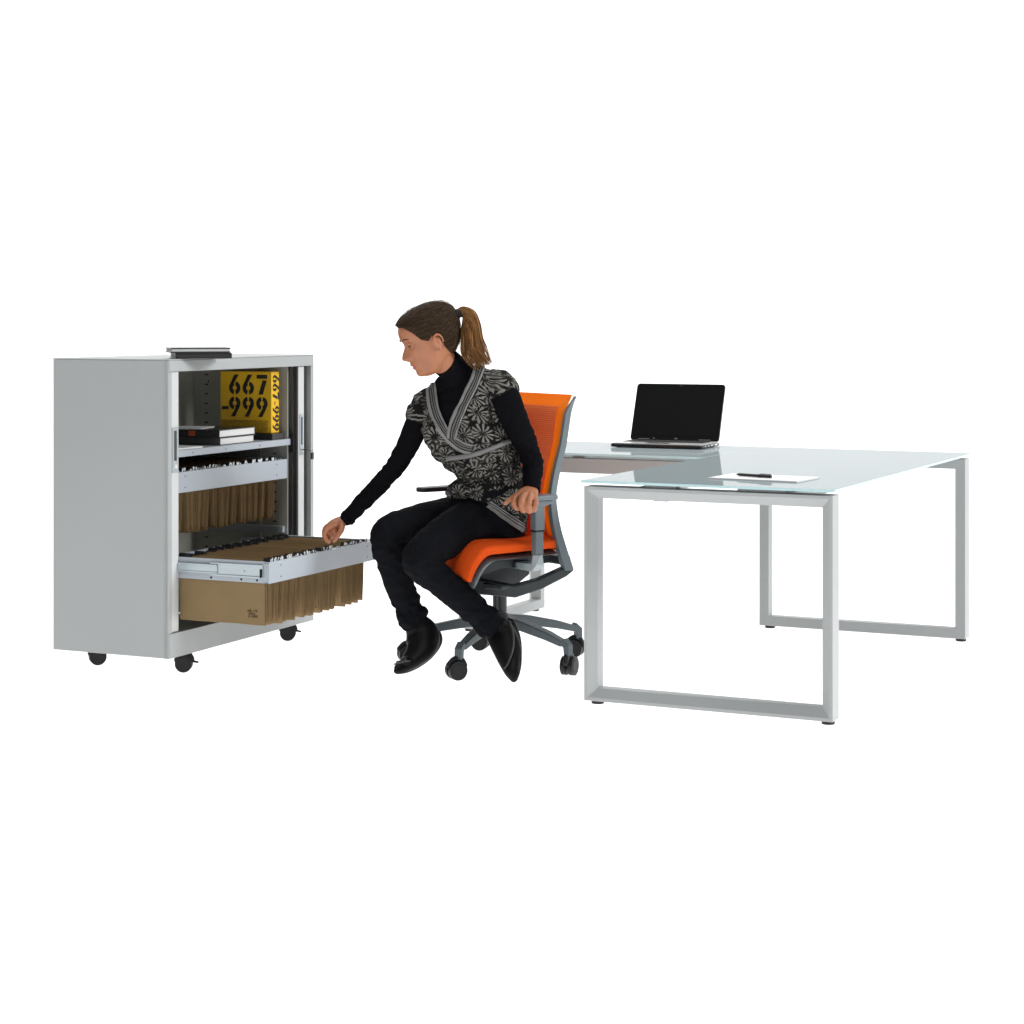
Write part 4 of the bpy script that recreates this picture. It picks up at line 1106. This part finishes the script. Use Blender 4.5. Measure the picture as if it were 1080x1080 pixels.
vs = bmesh.new()
torso(vs, .006, 1)
tube(vs, [(*P(a, b_, c), r+.008) for a, b_, c, r in [(505, 404, 7.23, .040), (516, 406, 7.21, .050), (526, 408, 7.185, .053), (532, 415, 7.18, .051)]], k=5, n=24)
tube(vs, [(*P(a, b_, c), r+.008) for a, b_, c, r in [(468, 420, 7.28, .040), (456, 424, 7.30, .045), (448, 430, 7.31, .047), (443, 440, 7.32, .045)]], k=5, n=24)
tube(vs, [(*P(a, b_, c), r+.006) for a, b_, c, r in [(466, 409, 7.24, .040), (476, 403, 7.235, .044), (488, 398, 7.235, .045), (508, 398, 7.22, .038)]], k=5, n=24)
# fullness of the wrapped front
ellipsoid(vs, P(464, 455, 7.235), (.062, .06, .065)); ellipsoid(vs, P(470, 471, 7.27), (.034, .05, .030)); ellipsoid(vs, P(505, 452, 7.195), (.068, .06, .065))
ellipsoid(vs, P(497, 516, 7.35), (.085, .08, .035))
vs = remesh(vs, .0038, 9, .5)
wrinkle(vs, .009, 22)
# horizontal gathers below the sash
vs.normal_update()
for v in vs.verts:
    px, py = proj(v.co)
    if py > 482: v.co += v.normal*.0035*math.sin((py+.35*px)*.42+2*noise.noise(v.co*9))*min(1, (py-482)/8)
def pip(x, y, poly):
    ins = False; j = len(poly)-1
    for i in range(len(poly)):
        xi, yi = poly[i]; xj, yj = poly[j]
        if (yi > y) != (yj > y) and x < (xj-xi)*(y-yi)/(yj-yi)+xi: ins = not ins
        j = i
    return ins
VNECK = [(455, 396), (458, 410), (459, 428), (464, 441), (471, 456), (476, 464), (479, 452), (484, 437), (491, 424), (499, 406), (504, 384), (490, 372), (465, 380)]
HEM = [(380, 522), (470, 527), (498, 526), (514, 531), (528, 541), (541, 552), (556, 561), (640, 566)]
def hem_y(x):
    for (x0, y0), (x1, y1) in zip(HEM, HEM[1:]):
        if x0 <= x <= x1: return y0+(y1-y0)*(x-x0)/(x1-x0)
    return 560
vest_bvh = BVHTree.FromBMesh(vs)
tor_c = [(P(*s[:3]), lerpv(s[5])) for s in TS]
kill = []
for f in vs.faces:
    c = f.calc_center_median(); px, py = proj(c)
    # nearest spine centre, to know front from back
    cc = min(tor_c, key=lambda q: abs(q[0].z-c.z)); fr = V((0, 0, 1)).cross(cc[1]); fr = -fr if fr.y > 0 else fr
    frontish = (c-cc[0]).dot(fr) > -.03
    if (pip(px, py, VNECK) and (frontish or py < 400)) or py > hem_y(px): kill.append(f)
bmesh.ops.delete(vs, geom=kill, context='FACES')
uvl = vs.loops.layers.uv.verify()
for f in vs.faces:
    c = f.calc_center_median(); cc = min(tor_c, key=lambda q: abs(q[0].z-c.z)); u_ = cc[1]; fr = V((0, 0, 1)).cross(u_); fr = -fr if fr.y > 0 else fr
    # centre interpolated along the spine
    ang0 = math.atan2((c-cc[0]).dot(u_), (c-cc[0]).dot(fr))
    for lp in f.loops:
        r_ = lp.vert.co
        zc = P(512, 506, 7.4) if r_.z < .7 else P(512-(r_.z-.7)*80, 480, 7.4-(r_.z-.7)*.5)
        dd = V((r_.x-zc.x, r_.y-zc.y, 0)); L0 = V((.74, -.67, 0)); F0 = V((-.67, -.74, 0))
        a_ = math.atan2(dd.dot(L0), dd.dot(F0))
        if ang0 and abs(a_) > 2.6 and abs(math.atan2((c-zc).dot(L0), (c-zc).dot(F0))) > 2.6:
            a_ = abs(a_)*(1 if math.atan2((c-zc).dot(L0), (c-zc).dot(F0)) > 0 else -1)
        lp[uvl].uv = (a_*.145, r_.z) if abs(f.normal.z) < .62 else (r_.x*.8+.3, r_.y*.9)
vo = reparent(finish(vs, 'vest', M['floral'], wom, smooth=180))
sm = vo.modifiers.new('thickness', 'SOLIDIFY'); sm.thickness = .004; sm.offset = -1
def ray(px, py):
    o = V((0, 0, CAM_H)); d = (P(px, py, 5)-o).normalized()
    h = vest_bvh.ray_cast(o, d); return h[0], h[1]
def ribbon(name, path, wpx, m, lift=.004, bulge=.0, step=7):
    pts = crom([list(p) for p in path], step); b = bmesh.new(); uvl = b.loops.layers.uv.verify(); rows = []; L = 0; prev = None
    for i, p in enumerate(pts):
        q = pts[min(i+1, len(pts)-1)]; o = pts[max(i-1, 0)]; tx, ty = q[0]-o[0], q[1]-o[1]; l_ = math.hypot(tx, ty) or 1
        nx_, ny_ = -ty/l_, tx/l_; row = []
        for k_ in range(7):
            s_ = (k_/6-.5)*wpx; h, nn = ray(p[0]+nx_*s_, p[1]+ny_*s_)
            if h is None: h, nn = ray(p[0], p[1])
            if h is None: h = rows[-1][k_][0]-V((0, 0, .001)) if rows else P(p[0], p[1], 7.2); nn = V((0, -1, 0))
            row.append((h+nn*(lift+bulge*math.cos((k_/6-.5)*PI)), k_/6))
        rows.append(row)
    # even out small jumps along the ribbon
    for _ in range(3):
        for i in range(1, len(rows)-1):
            rows[i] = [((rows[i-1][k_][0]+rows[i][k_][0]*2+rows[i+1][k_][0])/4, rows[i][k_][1]) for k_ in range(7)]
    vv = [[b.verts.new(h) for h, _ in r_] for r_ in rows]
    for i in range(len(vv)-1):
        L2 = L+(vv[i+1][3].co-vv[i][3].co).length
        for k_ in range(6):
            f = b.faces.new((vv[i][k_], vv[i][k_+1], vv[i+1][k_+1], vv[i+1][k_]))
            for lp, uv in zip(f.loops, ((k_/6, L), ((k_+1)/6, L), ((k_+1)/6, L2), (k_/6, L2))): lp[uvl].uv = uv
        L = L2
    o = finish(b, name, m, vo, smooth=180)
    s_ = o.modifiers.new('thickness', 'SOLIDIFY'); s_.thickness = .004; s_.offset = 0
    return o
ribbon('neck_trim', [(454, 404.5), (455.5, 414), (457.5, 429), (462, 442), (468, 454), (476, 463), (487, 471), (497, 474)], 11, M['trim'], .003)
ribbon('neck_trim', [(506, 387), (502, 399), (496, 412), (488.5, 427), (482.5, 440), (478, 453), (476.5, 462)], 10.5, M['trim'], .005)
ribbon('sash', [(471, 482.5), (486, 481), (502, 478), (520, 471.5), (534, 466), (544, 463.5)], 4.2, M['sash'], .005, .004)
ribbon('hem_band', [(516, 531), (523, 536), (532, 543), (542, 550), (553, 557.5)], 9.5, M['hem'], .004)

# ---- shoes
def shoe(pts, sole_dir, name='shoe', extra=None):
    b = bmesh.new(); foot_tube(b, pts, .0)
    if extra: extra(b)
    b = remesh(b, .0028, 9, .5)
    return reparent(finish(b, name, M['shoe'], wom, smooth=180))
def ext_l(b):
    tube(b, [(*P(a, c, y), r) for a, c, y, r in [(538, 657, 7.19, .020), (541.5, 672, 7.17, .026), (543, 688, 7.13, .026), (543, 703, 7.07, .020), (543, 715, 7.04, .012)]], k=5, n=16)
sl = shoe(FOOT_L, None, extra=ext_l)
def ext_r(b):
    ellipsoid(b, P(429, 698, 7.26), (.026, .022, .018))
    tube(b, [(*P(a, c, y), r) for a, c, y, r in [(459, 667, 7.36, .020), (460, 676, 7.35, .024), (452, 688, 7.32, .024), (440, 698, 7.29, .022), (428, 705, 7.26, .017), (418, 707.5, 7.24, .013)]], k=5, n=16)
sr = shoe(FOOT_R, None, extra=ext_r)
def bow(parent, c, d1, d2):
    b = bmesh.new(); c, d1 = V(c), V(d1)
    for s_ in (-1, 1): ellipsoid(b, c+d1*s_*.013, (.011, .006, .006))
    ellipsoid(b, c, (.005, .006, .006)); tube(b, [(*(c-d1*.03-V((0, 0, .004))), .003), (*c, .003), (*(c+d1*.03-V((0, 0, .004))), .003)], k=4, n=8)
    o = finish(b, 'bow', M['buckle'], parent, smooth=60); return o
bow(sr, P(424.5, 697.5, 7.22), (.95, .1, .2), None)
b = bmesh.new(); tube(b, [(*P(537, 655, 7.12), .004), (*P(541, 668, 7.09), .004), (*P(541, 684, 7.06), .004), (*P(536, 699, 7.04), .004), (*P(532, 705, 7.04), .003)], k=5, n=8)
o = finish(b, 'strap', M['buckle'], sl, smooth=60)

# ------------------------------------------------------------------ light
w = bpy.data.worlds.new('World'); scene.world = w; w.use_nodes = True
bg = w.node_tree.nodes['Background']; bg.inputs[0].default_value = (.97, 1, 1, 1); bg.inputs[1].default_value = .12
def area(name, loc, target, size, power, col=(1, 1, 1), sy=None):
    l = bpy.data.lights.new(name, 'AREA'); l.shape = 'RECTANGLE'; l.size = size; l.size_y = sy or size; l.energy = power; l.color = col
    o = bpy.data.objects.new(name, l); COL.objects.link(o); o.location = loc
    o.rotation_euler = (V(target)-V(loc)).to_track_quat('-Z', 'Y').to_euler(); return o
set_lamps = [area('key_softbox', (15, 2.5, 8), (0, 7.5, .6), 6.0, 2500),
area('top_softbox', (-.5, 8.2, 6.5), (0, 7.6, 0), 5.0, 220),
area('front_fill', (-2.5, 1.0, 6.5), (0, 7.5, .5), 2.5, 165)]  # last one is an added fill, lifting the faces turned to the camera
# added lights linked to the sweep alone, washing it white with no shadows
fl = area('added_sweep_light', (0, 2, 16), (0, 9, 0), 16, 10500)
fl2 = area('added_wall_light', (0, 4, 7.5), (0, 12.5, 3.0), 12, 1650)
rc = bpy.data.collections.new('backdrop_light_receivers'); rc.objects.link(floor)
for q in (fl, fl2):
    q.light_linking.receiver_collection = rc
    q.light_linking.blocker_collection = rc
# and the softboxes are kept off the sweep by light linking, leaving no shadows
rs = bpy.data.collections.new('set_lamp_receivers')
for o in scene.objects:
    if o.type == 'MESH' and o is not floor and o.name != 'floor': rs.objects.link(o)
for q in set_lamps: q.light_linking.receiver_collection = rs

# ------------------------------------------------------------------ render settings
scene.render.engine = 'CYCLES'
scene.view_settings.view_transform = 'Standard'; scene.view_settings.look = 'None'
scene.view_settings.exposure = 0; scene.view_settings.gamma = 1
scene.cycles.max_bounces = 8
scene.render.resolution_x = 1024; scene.render.resolution_y = 1024
